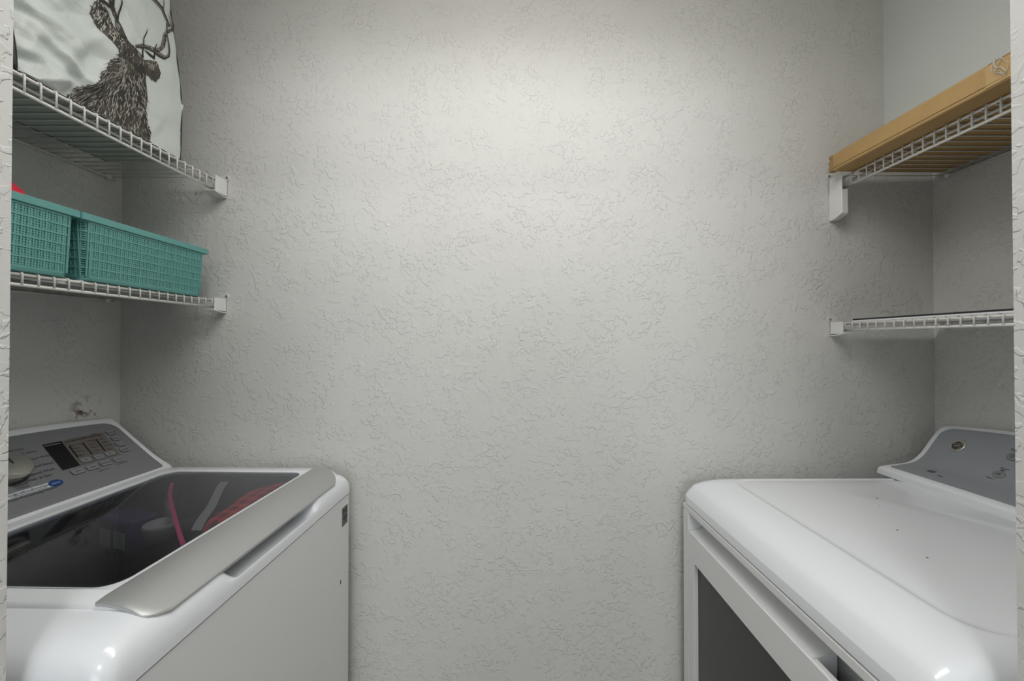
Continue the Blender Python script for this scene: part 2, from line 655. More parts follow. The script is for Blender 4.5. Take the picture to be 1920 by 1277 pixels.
def console_body(con, name, mat, parent, base, back, bottom, end_r=0.012):
    """solid console with softly rounded ends"""
    stations = []
    for k in range(5):
        a = math.pi / 2 * k / 4
        stations.append((con.y0 + end_r * (1 - math.sin(a)), end_r * (1 - math.cos(a))))
    ys = [(y, ins) for y, ins in stations][::1]
    near = [(con.y0 + end_r * (1 - math.cos(math.pi / 2 * k / 4)), end_r * (1 - math.sin(math.pi / 2 * k / 4))) for k in range(5)]
    mid = [(lerp(con.y0 + end_r, con.y1 - end_r, k / 24), 0) for k in range(1, 24)]
    far = [(con.y0 + con.y1 - y, i) for y, i in near[::-1]]
    loops = []
    sg = 1 if back > con.Q[0].x else -1
    for y, ins in near + mid + far:
        lp = []
        for i in range(len(con.Q)):
            q = con.pt(y, con.L[i], -ins * min(1, 3 * con.L[i] / con.len))
            lp.append(q)
        top = lp[-1]
        # rounded crown to the back
        for k in range(1, 5):
            a = math.pi / 2 * k / 4
            rr = abs(back - top.x)
            lp.append(Vector((top.x + sg * rr * math.sin(a), y, top.z - rr * .5 * (1 - math.cos(a)))))
        lp.append(Vector((back, y, bottom)))
        lp.append(Vector((con.Q[0].x, y, bottom)))
        loops.append(lp)
    o = MB().loft(loops, True, True).build(name, mat, parent, False, base)
    return autosmooth(o, 40)


def console_patch(con, name, mat, parent, base, ya, yb, la, lb, h, r=0.01, thick=0.0008, n=14, nc=5):
    """rounded panel that follows the console face: rows of constant height, rim folded down"""
    R = r if isinstance(r, tuple) else (r,) * 4          # far top, near top, near bottom, far bottom
    R = [min(q, (yb - ya) / 2 - 1e-5, (lb - la) / 2 - 1e-5) for q in R]
    ls = []
    for k in range(nc + 1):
        c = 1 - math.cos(math.pi / 2 * k / nc)
        ls += [la + R[2] * c, la + R[3] * c, lb - R[0] * c, lb - R[1] * c]
    if lb - la > .05:
        ls += [lerp(la, lb, k / 26) for k in range(27)]
    ls = sorted(set(round(q, 6) for q in ls))
    rows = []

    def cut(l, rb, rt):
        if l < la + rb:
            return rb - math.sqrt(max(0, rb * rb - (la + rb - l) ** 2))
        if l > lb - rt:
            return rt - math.sqrt(max(0, rt * rt - (l - lb + rt) ** 2))
        return 0.0
    for l in ls:
        y0, y1 = ya + cut(l, R[2], R[1]), yb - cut(l, R[3], R[0])
        rows.append([(lerp(y0, y1, i / n), l) for i in range(n + 1)])
    v = [con.pt(y, l, h) for rw in rows for y, l in rw]
    m, w = len(rows), n + 1
    f = [(j * w + i, j * w + i + 1, (j + 1) * w + i + 1, (j + 1) * w + i) for j in range(m - 1) for i in range(n)]
    ring = [i for i in range(w)] + [j * w + n for j in range(1, m)] + [(m - 1) * w + i for i in range(n - 1, -1, -1)] + [j * w for j in range(m - 2, 0, -1)]
    flat = [p for rw in rows for p in rw]
    k0 = len(v)
    v += [con.pt(*flat[i], h - thick) for i in ring]
    q = len(ring)
    f += [(ring[i], ring[(i + 1) % q], k0 + (i + 1) % q, k0 + i) for i in range(q)]
    return autosmooth(obj(name, v, f, mat, parent, False, base), 40)


def console_quad(con, name, mat, parent, base, corners, h, thick=0.0008, n=10):
    """patch given by four (y, l) corners: top-left, top-right, bottom-right, bottom-left"""
    tl, tr, br, bl = corners
    v, f = [], []
    for j in range(n + 1):
        for i in range(n + 1):
            u, w = i / n, j / n
            y = lerp(lerp(tl[0], tr[0], u), lerp(bl[0], br[0], u), w)
            l = lerp(lerp(tl[1], tr[1], u), lerp(bl[1], br[1], u), w)
            v.append(con.pt(y, l, h))
    for j in range(n):
        for i in range(n):
            a = j * (n + 1) + i
            f.append((a, a + 1, a + n + 2, a + n + 1))
    o = obj(name, v, f, mat, parent, True, base)
    return o


def console_text(con, body, size, parent, base, y, l, dirn, h, mat=None, ang=0.0, align='CENTER'):
    v, f = text_mesh(body, size, align)
    ca, sa = math.cos(ang), math.sin(ang)
    vv = [con.pt(y + dirn * (p[0] * ca - p[1] * sa), l + (p[0] * sa + p[1] * ca), h) for p in v]
    return obj('lettering', vv, f, mat or M_ink, parent, False, base)


# ------------------------------------------------------------------ washing machine
WF, WB_ = -0.494, -1.247                 # front and back
WY0, WY1 = 0.464, 1.150
WS = H - 0.457                            # seam between cabinet and top cover
wash, wbase, wray = machine('washing_machine', 'white top-loading washing machine with dark glass lid below the teal baskets', 'washing machine',
                            ((WF + WB_) / 2, (WY0 + WY1) / 2, 0), (WF, WY1, 0), math.radians(-1.2))
NX, NY = 20, 44
cab = [lift(rrect(WB_ + .004, WF - .002, WY0 + .002, WY1 - .002, .02, 6, NX, NY), z) for z in (0.02, WS - .003)]
cab.append(lift(rrect(WB_ + .012, WF - .010, WY0 + .010, WY1 - .010, .02, 6, NX, NY), WS - .003))
cab.append(lift(rrect(WB_ + .012, WF - .010, WY0 + .010, WY1 - .010, .02, 6, NX, NY), WS + .003))
autosmooth(MB().loft(cab, True, False).build('cabinet', M_cab, wash, False, wbase), 40)
for fx in (WB_ + .06, WF - .06):
    for fy in (WY0 + .06, WY1 - .06):
        n = 12
        lp = [[(fx + .022 * math.cos(2 * math.pi * k / n), fy + .022 * math.sin(2 * math.pi * k / n), z) for k in range(n)] for z in (0, .021)]
        MB().loft(lp, True, True).build('foot', M_blackp, wash, False, wbase)

cov = []
for ins, dz in ((.009, -.4568), (0, -.4565), (0, -.442), (.0004, -.438), (.0010, -.434), (.0018, -.430), (.003, -.424), (.006, -.4165), (.009, -.411), (.012, -.407), (.015, -.4035), (.018, -.401), (.023, -.3975), (.030, -.394), (.044, -.390), (.058, -.388)):
    lp = []
    for x, y in rrect(WB_ + ins * .5, WF - ins, WY0 + ins, WY1 - ins, .022 + ins * .5, 6, NX, 80):
        z = H + dz
        if x > WF - .066:
            g = sstep(.655, .705, y) * (1 - sstep(.925, .985, y))
            deep = H - .4365 - .005 * math.sin(math.pi * min(1, max(0, (ins - .002) / .035)))
            if ins > .001 and z > deep:
                z = lerp(z, deep, g * sstep(.0005, .004, ins))
        lp.append((x, y, z))
    cov.append(lp)
OX0, OX1, OY0, OY1 = -1.004, -0.592, 0.565, 1.090
cov.append(lift(rrect(OX0, OX1, OY0, OY1, .05, 6, NX, 80), H - .388))
cov.append(lift(rrect(OX0, OX1, OY0, OY1, .05, 6, NX, 80), H - .43))
autosmooth(MB().loft(cov).build('top_cover', M_white, wash, False, wbase), 50)

# tub under the lid
tcx, tcy = (OX0 + OX1) / 2, (OY0 + OY1) / 2
cir = lambda r, z, n=48, sx=1.0: [(tcx + sx * r * math.cos(2 * math.pi * k / n), tcy + r * math.sin(2 * math.pi * k / n), z) for k in range(n)]
well = rrect(OX0 + .002, OX1 - .002, OY0 + .002, OY1 - .002, .048, 6, 6, 6)
angs = [math.atan2(p[1] - tcy, p[0] - tcx) for p in well]
MB().loft([lift(well, H - .390), lift(well, H - .478), [(tcx + .20 * math.cos(a), tcy + .225 * math.sin(a), H - .490) for a in angs],
           [(tcx + .195 * math.cos(a), tcy + .22 * math.sin(a), H - .52) for a in angs]]).build('tub_cover', M_tub, wash, True, wbase)
tubp = MB().loft([cir(.215, H - .50), cir(.235, H - .52), cir(.235, H - .86), cir(.05, H - .87)], False, True).build('wash_basket', M_tubs, wash, True, wbase)
MB().loft([cir(.216, H - .489), cir(.220, H - .482), cir(.212, H - .476), cir(.190, H - .484), cir(.188, H - .505)]).build('balance_ring', M_blackp, wash, True, wbase)
MB().loft([cir(.06, H - .868, 24), cir(.05, H - .75, 24), cir(.035, H - .58, 24), cir(.034, H - .55, 24), cir(.01, H - .545, 24)], False, True).build('agitator', M_cap, wash, True, wbase)

# lid: frame, glass, printed border, silver grip strip
def lid_drop(pts, z):
    return [(x, y, z - .026 * max(0, (x + .592) / .092) ** 2.2) for x, y in pts]


lid_o = lambda i: rrect(-1.050 + i, -0.506 - i, 0.541 + i, 1.128 - i, (.050, .042, .042, .040), 6, NX, NY)
lid_i = lambda i: rrect(-0.998 + i, -0.602 - i, 0.574 + i, 1.080 - i, .032, 6, NX, NY)
lid = autosmooth(MB().loft([lid_drop(lid_o(.004), H - .3905), lid_drop(lid_o(0), H - .3885), lid_drop(lid_o(.001), H - .3835), lid_drop(lid_o(.005), H - .381),
                            lid_drop(lid_o(.030), H - .3785), lift(lid_i(-.004), H - .3770), lift(lid_i(0), H - .3785), lift(lid_i(0), H - .388)]).build('lid', M_whitep, wash, False, wbase), 50)
lg = lid_i(0)
MB().loft([lift(lg, H - .3830), lift(lg, H - .3800)], True, True).build('lid_glass', M_lidglass, lid, False, wbase)
MB().loft([lift(lid_i(.0), H - .3845), lift(lid_i(.013), H - .3845)]).build('glass_border', M_frit, lid, False, wbase)
sv, sf = [], []
nu, nv = 14, 44
for i in range(nu + 1):
    u = i / nu
    ya = 0.5400 - .004 * u + .03 * max(0, (u - .7) / .3) ** 3
    yb = 1.127 - .020 * u - .05 * u ** 5
    x = lerp(-.592, -.500, u)
    for j in range(nv + 1):
        w = j / nv
        y = lerp(ya, yb, w)
        z = H - .3755 + .001 * math.sin(u * math.pi) - .027 * u ** 2.2 - .002 * (1 - sstep(0, .03, w)) - .003 * sstep(.98, 1, w)
        sv.append((x, y, z))
for i in range(nu):
    for j in range(nv):
        a = i * (nv + 1) + j
        sf.append((a, a + nv + 1, a + nv + 2, a + 1))
strip = obj('grip_strip', sv, sf, M_silver, lid, True, wbase)
sm = strip.modifiers.new('solid', 'SOLIDIFY')
sm.thickness = 0.007
sm.offset = -1
bevel(strip, .0015, 2)

# console
wcon = Console([(-1.050, H - .391), (-1.056, H - .378), (-1.074, H - .364), (-1.102, H - .343), (-1.152, H - .302), (-1.190, H - .270), (-1.218, H - .247), (-1.232, H - .238)],
               WY0 + .008, WY1 - .008, .020, 1)
wc = console_body(wcon, 'console', M_whitep, wash, wbase, WB_, H - .40, .014)
console_patch(wcon, 'control_panel', M_panel, wc, wbase, WY0 + .035, WY1 - .031, .014, wcon.len - .020, .0012, (.030, .030, .006, .006), .0012, 24, 8)
pp = lambda px, py: wcon.find(*wray(px, py))
# display window: dark part, brown-grey part with three indicator columns
tl, tr, br, bl = pp(77.9, 835.5), pp(191.7, 811.3), pp(224.9, 853.3), pp(116.5, 883)
tm, bm_ = pp(113.5, 828), pp(149.2, 874)
console_quad(wcon, 'display_window', M_dark, wc, wbase, (tl, tm, bm_, bl), .0022)
console_quad(wcon, 'indicator_field', M_disp, wc, wbase, (tm, tr, br, bm_), .0022)
z5 = lambda x, y: (70 + x * .09896, 790 + y * .09896)
for a, b in (((590, 480), (760, 700)), ((850, 420), (1020, 635)), ((1100, 355), (1270, 575))):
    p, q = pp(*z5(*a)), pp(*z5(*b))
    w = .0016
    console_quad(wcon, 'indicator_bar', M_dark, wc, wbase, ((p[0] - w, p[1]), (p[0] + w, p[1]), (q[0] + w, q[1]), (q[0] - w, q[1])), .0028)
p, q = pp(*z5(510, 415)), pp(*z5(1200, 265))
console_quad(wcon, 'title_rule', M_ink, wc, wbase, ((p[0], p[1] + .0012), (q[0], q[1] + .0012), (q[0], q[1] - .0012), (p[0], p[1] - .0012)), .0028, n=6)
p, q = pp(*z5(105, 490)), pp(*z5(420, 430))
console_quad(wcon, 'display_highlight_rule', M_btn, wc, wbase, ((p[0], p[1] + .001), (q[0], q[1] + .001), (q[0], q[1] - .001), (p[0], p[1] - .001)), .0028, n=4)


def wbutton(cx, cy, hy=.0105, hl=.0075, text=''):
    y, l = pp(*z5(cx, cy))
    console_patch(wcon, 'button_outline', M_btnedge, wc, wbase, y - hy - .0009, y + hy + .0009, l - hl - .0009, l + hl + .0009, .0026, .004, .0006, 3, 3)
    console_patch(wcon, 'button', M_btn, wc, wbase, y - hy, y + hy, l - hl, l + hl, .0032, .0035, .001, 3, 3)
    if text:
        console_text(wcon, text, .0062, wc, wbase, y, l, 1, .0037)


for (x, y), tx in zip(((1380, 225), (1470, 335), (1555, 440), (1645, 545)), ('Deep Fill', 'Deep Rinse', 'Deep Clean', 'Sound')):
    wbutton(x, y, text=tx)
for (x, y), tx in zip(((750, 960), (1035, 880), (1285, 800), (1530, 730)), ('Start', 'Delay', 'Auto Soak', 'My Cycle')):
    wbutton(x, y, .0125, .0075, tx)
for (x, y), tx in zip(((910, 740), (1160, 680), (1370, 620)), ('Soil', 'Temp', 'Spin')):
    wbutton(x, y, .0115, .0072, tx)
for cx, cy, ws in ((640, 470, ('Extra Heavy', 'Heavy', 'Normal', 'Light')), (950, 385, ('Sanitize', 'Hot', 'Warm', 'Cold')), (1190, 350, ('Max', 'More', 'Normal', 'Less'))):
    for k, w in enumerate(ws):
        y, l = pp(*z5(cx + 48 * k, cy + 62 * k))
        console_text(wcon, w, .0068, wc, wbase, y - .004, l, 1, .0029, align='LEFT')
y, l = pp(*z5(760, 325)); console_text(wcon, 'Soil      Temp', .007, wc, wbase, y, l, 1, .0024)
y, l = pp(*z5(1060, 260)); console_text(wcon, 'Spin', .007, wc, wbase, y, l, 1, .0028)
y, l = pp(*z5(1250, 925)); console_text(wcon, 'Hold 3 sec', .006, wc, wbase, y, l, 1, .0018)
y, l = pp(*z5(1600, 795)); console_text(wcon, 'Save Settings', .006, wc, wbase, y, l, 1, .0018)
z4 = lambda x, y: (x * .1096, 820 + y * .1096)
for x, y, w in ((250, 225, 'Normal'), (495, 265, 'Colors'), (655, 355, 'Active Wear'), (700, 485, 'Speed Rinse'), (715, 600, 'Speed Wash'), (660, 705, 'Drain & Spin'), (340, 825, 'Basket'), (385, 865, 'Clean')):
    a, l = pp(*z4(x, y)); console_text(wcon, w, .0095, wc, wbase, a, l, 1, .0018)
# sticker strip with a blue oval
p, q = pp(*z4(60, 1050)), pp(*z4(870, 815))
console_quad(wcon, 'status_sticker', M_label, wc, wbase, ((p[0], q[1] + .0065), (q[0], q[1] + .0065), (q[0], q[1] - .0065), (p[0], q[1] - .0065)), .0020)
console_quad(wcon, 'sticker_rule', M_ink, wc, wbase, ((p[0] + .008, q[1] - .0035), (q[0] - .01, q[1] - .0035), (q[0] - .01, q[1] - .0047), (p[0] + .008, q[1] - .0047)), .0024)
for k, w in enumerate(('Sensing', 'Wash', 'Rinse', 'Rinse', 'Spin')):
    console_text(wcon, w, .0078, wc, wbase, lerp(p[0], q[0], .10 + .19 * k), q[1] + .0012, 1, .0024)
cy_, cl_ = pp(*z4(945, 793))
n = 28
lp = [[wcon.pt(cy_ + .0135 * math.cos(2 * math.pi * k / n), cl_ + .0095 * math.sin(2 * math.pi * k / n), h) for k in range(n)] for h in (.0012, .0024)]
MB().loft(lp, False, True).build('blue_oval_sticker', M_blue, wc, False, wbase)
console_text(wcon, 'clean', .008, wc, wbase, cy_, cl_, 1, .0028, M_inkw)
a, l = pp(*z4(550, 985)); console_text(wcon, 'Time Remaining Status', .0095, wc, wbase, a, l, 1, .0018)
# knob
ky, kl = pp(8, 889)
kc = wcon.at(ky, kl)
kn = wcon.nrm(ky, kl)
ks = (wcon.at(ky, kl + .01) - wcon.at(ky, kl - .01)).normalized()
ring = lambda r, h, n=40: [kc + kn * h + Vector((0, 1, 0)) * r * math.cos(2 * math.pi * k / n) + ks * r * math.sin(2 * math.pi * k / n) for k in range(n)]
MB().loft([ring(.0375, .0005), ring(.0375, .003), ring(.036, .004)], False, True).build('knob_seat', M_blackp, wc, True, wbase)
MB().loft([ring(.0345, .004), ring(.0335, .013), ring(.031, .0185), ring(.030, .021)]).build('knob_skirt', pmat('shaded_chrome', (.30, .29, .27), .10, metal=1.0), wc, True, wbase)  # darker chrome colour stands for shade and dark reflections under the knob
kb = MB().loft([ring(.030, .020), ring(.0345, .0205), ring(.0348, .024), ring(.0345, .027), ring(.032, .030), ring(.016, .0312)], False, True).build('knob', M_chrome, wc, True, wbase)
autosmooth(kb, 40)
ia = Vector((0, 1, 0)) * -.0003 + ks * 1.0
sl = [kc + kn * .0325 + Vector((0, 1, 0)) * a + ks * b for a, b in ((-.0012, .002), (.0012, .002), (.0012, .029), (-.0012, .029))]
sl2 = [p - kn * .004 for p in sl]
MB().loft([sl2, sl], True, True).build('knob_pointer', M_ink, wc, False, wbase)
# badge on the cabinet front
by0, by1, bz0, bz1 = 1.090, 1.122, H - .540, H - .487
MB().box(WF - .0021, WF - .0008, by0, by1, bz0, bz1).build('badge', pmat('badge_grey', (0.10, 0.105, 0.105), .4), wash, False, wbase)
bd = MB()
for a, b, c, d in ((.12, .30, .62, .90), (.36, .62, .70, .86), (.68, .90, .62, .92), (.15, .42, .30, .52), (.5, .62, .16, .55), (.7, .88, .34, .5)):
    bd.box(WF - .0009, WF - .0005, lerp(by0, by1, a), lerp(by0, by1, b), lerp(bz0, bz1, c), lerp(bz0, bz1, d))
bd.build('badge_print', M_blackp, wash, False, wbase)
# scratch on the cabinet
MB().box(WF - .0021, WF - .0016, 1.080, 1.0845, H - .700, H - .688).build('scuff_mark', M_ink, wash, False, wbase)

# ------------------------------------------------------------------ laundry things seen through the lid
zr = random.Random(5)


def heap(name, mat, x0, x1, y0, y1, z0, z1, seed, tilt=0.0, n=22, zmax=H - .3862, flat=1.6):
    """crumpled cloth heap, closed underneath"""
    r = random.Random(seed)
    ph = [(r.uniform(10, 45), r.uniform(10, 45), r.uniform(0, 6.28)) for _ in range(7)]
    loops = []
    for k in range(8):
        t = k / 7
        rad = 1 - .98 * t ** flat
        lp = []
        for q in range(n * 2):
            a = 2 * math.pi * q / (n * 2)
            c, s_ = math.cos(a), math.sin(a)
            c = math.copysign(abs(c) ** .7, c); s_ = math.copysign(abs(s_) ** .7, s_)
            x = (x0 + x1) / 2 + (x1 - x0) / 2 * rad * c
            y = (y0 + y1) / 2 + (y1 - y0) / 2 * rad * s_
            z = lerp(z0, z1, 1 - (1 - t) ** 2) + tilt * (y - (y0 + y1) / 2) * t
            z += sum(math.sin(a1 * x + b1 * y + p1) for a1, b1, p1 in ph) * .0022 * min(1, 3 * t)
            z = min(z, zmax)
            lp.append((x, y, z))
        loops.append(lp)
    return MB().loft(loops, True, True).build(name, mat, None, True)


tag(heap('plaid_garment', M_plaid, -.700, -.602, .80, 1.089, H - .470, H - .386, 3, flat=3.2), 'red plaid garment lying under the far corner of the washer lid', 'clothing')
# pale strip of cloth
pa, pb = pix_z(421, 903, H - .398), pix_z(368, 995, H - .408)
pts = [pa.lerp(pb, k / 10) for k in range(11)]
st = MB()
lps = []
for i, p in enumerate(pts):
    w = .011
    zz = .004 * math.sin(i * .9)
    lps.append([(p.x - w, p.y, p.z + zz), (p.x + w, p.y, p.z + zz), (p.x + w, p.y, p.z + zz - .002), (p.x - w, p.y, p.z + zz - .002)])
tag(st.loft(lps, True, True).build('cloth_band', M_cap, None, False), 'pale grey cloth band beside the red plaid garment under the lid', 'clothing')
# pink strap with tiny raised dots of print
lps = []
for i, (x, y) in enumerate(((323, 905), (320, 914), (318, 928), (322, 948), (328, 970), (334, 992), (340, 1010), (346, 1028))):
    p = pix_z(x, y, H - .398 - .004 * math.sin(i))
    w = .0055
    lps.append([(p.x - w, p.y, p.z), (p.x + w, p.y, p.z), (p.x + w, p.y, p.z - .0015), (p.x - w, p.y, p.z - .0015)])
strap = tag(MB().loft(lps, True, True).build('pink_strap', M_pink, None, False), 'narrow bright pink strap seen through the washer lid', 'strap')
# purple packet with two white labels
pk = pix_z(242, 985, H - .44)
pkt = thing('detergent_packet', 'dark purple packet with white labels seen through the washer lid', 'packet', (pk.x, pk.y, H - .489), math.radians(-18))
bevel(MB().box(-.055, .055, -.03, .03, 0, .075).build('packet_body', M_purple, pkt), .006)
MB().box(-.046, -.006, -.0312, -.0303, .012, .05).build('label_patch', M_label, pkt)
MB().box(.006, .046, -.0312, -.0303, .012, .05).build('label_patch', M_label, pkt)
# grey measuring cap
cp = pix_z(300, 985, H - .425)
n = 24
cring = lambda r, z: [(r * math.cos(2 * math.pi * k / n), r * math.sin(2 * math.pi * k / n), z) for k in range(n)]
cap = thing('measuring_cap', 'grey plastic measuring cap beside the pink strap under the lid', 'cap', (cp.x, cp.y, H - .455))
MB().loft([cring(.026, 0), cring(.031, .03), cring(.031, .036), cring(.028, .036), cring(.024, .004)], True, True).build('cup', M_cap, cap, True)

# ------------------------------------------------------------------ dryer
DF, DB = 0.5216, 1.262
DY0, DY1 = 0.464, 1.150
DS = H - 0.489
dry, dbase, dray = machine('clothes_dryer', 'white front-loading clothes dryer with dark door window below the cardboard box', 'clothes dryer',
                           ((DF + DB) / 2, (DY0 + DY1) / 2, 0), (DF, DY1, 0), math.radians(0.5))
RB = DF + .062                             # back of the grip recess
cabm = MB().box(RB, DB, DY0, DY1, .02, DS - .003)
cabm.box(DF, RB, DY0, DY1, H - .511, DS - .003)                    # rail under the top
cabm.box(DF, RB, 1.1168, DY1, .02, H - .511)                      # far post
cabm.box(DF, RB, DY0, .4972, .02, H - .511)                       # near post
cabm.box(DF, RB, .4972, 1.1168, .02, .10)                         # plinth
cabo = bevel(cabm.build('cabinet', M_cab, dry, False, dbase), .0025, 2)
MB().box(DF + .012, DB - .01, DY0 + .012, DY1 - .012, DS - .004, DS + .003).build('seam_shade_fill', M_gap, dry, False, dbase)  # near-black slab puts the shade of the open seam into colour
for fx in (DF + .06, DB - .06):
    for fy in (DY0 + .06, DY1 - .06):
        n = 12
        lp = [[(fx + .022 * math.cos(2 * math.pi * k / n), fy + .022 * math.sin(2 * math.pi * k / n), z) for k in range(n)] for z in (0, .021)]
        MB().loft(lp, True, True).build('foot', M_blackp, dry, False, dbase)
dc = []
for ins, dz in ((.008, -.4885), (0, -.488), (0, -.487), (0, -.4665), (.0002, -.4655), (.0010, -.4640), (.0030, -.4590), (.009, -.4475), (.0155, -.4380), (.020, -.432), (.038, -.4215), (.062, -.413), (.088, -.408), (.104, -.4060), (.110, -.4052), (.1135, -.4056), (.118, -.4070), (.123, -.4078), (.130, -.4074), (.145, -.4055), (.20, -.4035), (.26, -.4025)):
    lp = rrect(DF + ins, DB - ins * .02, DY0 + ins * .45, DY1 - ins * .45, .020 + ins * .28, 8, 30, 30)
    dc.append(lift(lp, H + dz))
autosmooth(MB().loft(dc, False, True).build('top_panel', M_white, dry, False, dbase), 60)
# door
door = MB()
ro = lambda z=None: rrect(.4985, 1.1155, .105, H - .562, .004, 2, 8, 8)
ri = lambda: rrect(.530, 1.083, .20, H - .642, .006, 2, 8, 8)
yz = lambda pts, x: [(x, p[0], p[1]) for p in pts]
door.loft([yz(ro(), DF + .006), yz(ro(), DF + .0025), yz(rrect(.5005, 1.1135, .107, H - .564, .004, 2, 8, 8), DF), yz(rrect(.529, 1.084, .199, H - .641, .006, 2, 8, 8), DF),
           yz(ri(), DF + .001), yz(ri(), DF + .013)])
doo = autosmooth(door.build('door', M_cab, dry, False, dbase), 30)
MB().loft([yz(rrect(.527, 1.086, .197, H - .639, .004, 2, 8, 8), DF + .013), yz(rrect(.527, 1.086, .197, H - .639, .004, 2, 8, 8), DF + .0115)], True, True).build('door_window', M_window, doo, False, dbase)
# rounded ledge of the grip recess
led = []
prof = [(DF + .0045, -.566), (DF + .006, -.5625), (DF + .012, -.5618), (DF + .020, -.5606), (DF + .028, -.558), (DF + .036, -.554), (DF + .044, -.549), (DF + .050, -.547), (DF + .050, -.615), (DF + .006, -.615)]
for y in (.668, .672, .80, 1.00, 1.112, 1.1155):
    led.append([(x, y, H + z) for x, z in prof])
autosmooth(MB().loft(led, True, True).build('grip_ledge', M_cab, doo, False, dbase), 50)
MB().box(DF + .0063, DF + .0125, .4985, .667, H - .66, H - .5625).build('grip_wall', M_cab, doo, False, dbase)
MB().box(DF + .0126, RB - .001, .4985, .640, H - .615, H - .580).build('grip_floor', M_cab, doo, False, dbase)
MB().box(DF + .0126, RB - .001, .641, .667, H - .66, H - .640).build('latch_pocket', M_dark, doo, False, dbase)

dcon = Console([(1.119, H - .399), (1.121, H - .386), (1.136, H - .379), (1.168, H - .374), (1.212, H - .365), (1.2436, H - .342), (1.276, H - .300), (1.301, H - .270), (1.322, H - .259)],
               DY0 + .004, DY1 - .004, .027, -1)
dcb = console_body(dcon, 'console', M_whitep, dry, dbase, 1.340, H - .404, .014)
console_patch(dcon, 'control_panel', M_paneld, dcb, dbase, DY0 + .03, DY1 - .026, .030, dcon.len - .017, .0012, (.030, .030, .006, .006), .0012, 24, 8)
dp = lambda px, py: dcon.find(*dray(px, py))
# round maker's badge with a monogram
gy, gl = dp(1796.5, 836.5)
n = 36
gring = lambda r, h: [dcon.pt(gy + r * math.cos(2 * math.pi * k / n), gl + r * math.sin(2 * math.pi * k / n), h) for k in range(n)]
MB().loft([gring(.0185, .0012), gring(.0185, .003), gring(.0170, .0046), gring(.0150, .0038), gring(.004, .0038)], False, True).build('maker_badge', M_chrome, dcb, True, dbase)
MB().loft([gring(.0125, .0034), gring(.0125, .0043), gring(.003, .0043)], False, True).build('badge_disc', pmat('badge_black', (.06, .06, .06), .3), dcb, False, dbase)
tv = console_text(dcon, 'GE', .0140, dcb, dbase, gy, gl, -1, .0049, M_chrome)
for k in range(4):
    a = math.pi / 4 + k * math.pi / 2
    pts = [dcon.pt(gy + .0118 * math.cos(a + t * .5), gl + .0118 * math.sin(a + t * .5), .0047) for t in (-1, -.5, 0, .5, 1)]
    MB().tube(pts, .0005, 5).build('badge_swirl', M_chrome, dcb, False, dbase)


def dbutton(px, py, r, glyph):
    y, l = dp(px, py)
    rg = lambda rr, h: [dcon.pt(y + rr * math.cos(2 * math.pi * k / 28), l + rr * .8 * math.sin(2 * math.pi * k / 28), h) for k in range(28)]
    MB().loft([rg(r, .0010), rg(r * .98, .0030), rg(r * .85, .0042), rg(r * .4, .0042)], False, True).build('button', M_btn, dcb, True, dbase)
    console_text(dcon, glyph, r * .75, dcb, dbase, y, l, -1, .0048)
    return y, l


y, l = dbutton(1874, 891, .0125, '>II')
console_text(dcon, 'Start', .009, dcb, dbase, y - .002, l + .0185, -1, .0018)
console_patch(dcon, 'start_lamp', M_dark, dcb, dbase, y - .004, y + .003, l + .0118, l + .0135, .0020, .0006, .0006, 2, 2)
console_text(dcon, 'Pause', .007, dcb, dbase, y + .008, l - .0155, -1, .0018)
y, l = dbutton(1901, 858, .0125, 'O')
console_text(dcon, 'Power', .009, dcb, dbase, y, l + .0175, -1, .0018)
a = dp(1746, 885); console_patch(dcon, 'rating_mark', M_btnedge, dcb, dbase, a[0] - .009, a[0] + .008, a[1] - .007, a[1] + .008, .0018, .001, .0006, 3, 2)  # small dark square on the panel face
a = dp(1763, 894); console_patch(dcon, 'rating_oval', M_btnedge, dcb, dbase, a[0] - .006, a[0] + .006, a[1] - .0025, a[1] + .0025, .0018, .0024, .0006, 3, 4)  # small dark oval beside the square
# chips in the enamel of the top
for x, y, sx, sy in ((1646, 936, .004, .0016), (1650, 951, .0012, .001), (1682, 996, .002, .0022), (1737, 1048, .0015, .002)):
    p = pix_z(x, y, H - .4036)
    k_ = 8
    lp = [[(p.x + sx * math.cos(2 * math.pi * k / k_), p.y + sy * math.sin(2 * math.pi * k / k_), z) for k in range(k_)] for z in (H - .4075, H - .4022)]
    MB().loft(lp, True, True).build('enamel_chip', M_ink, dry, False, dbase)

# ------------------------------------------------------------------ wire shelves
WIRE_MESH = {}


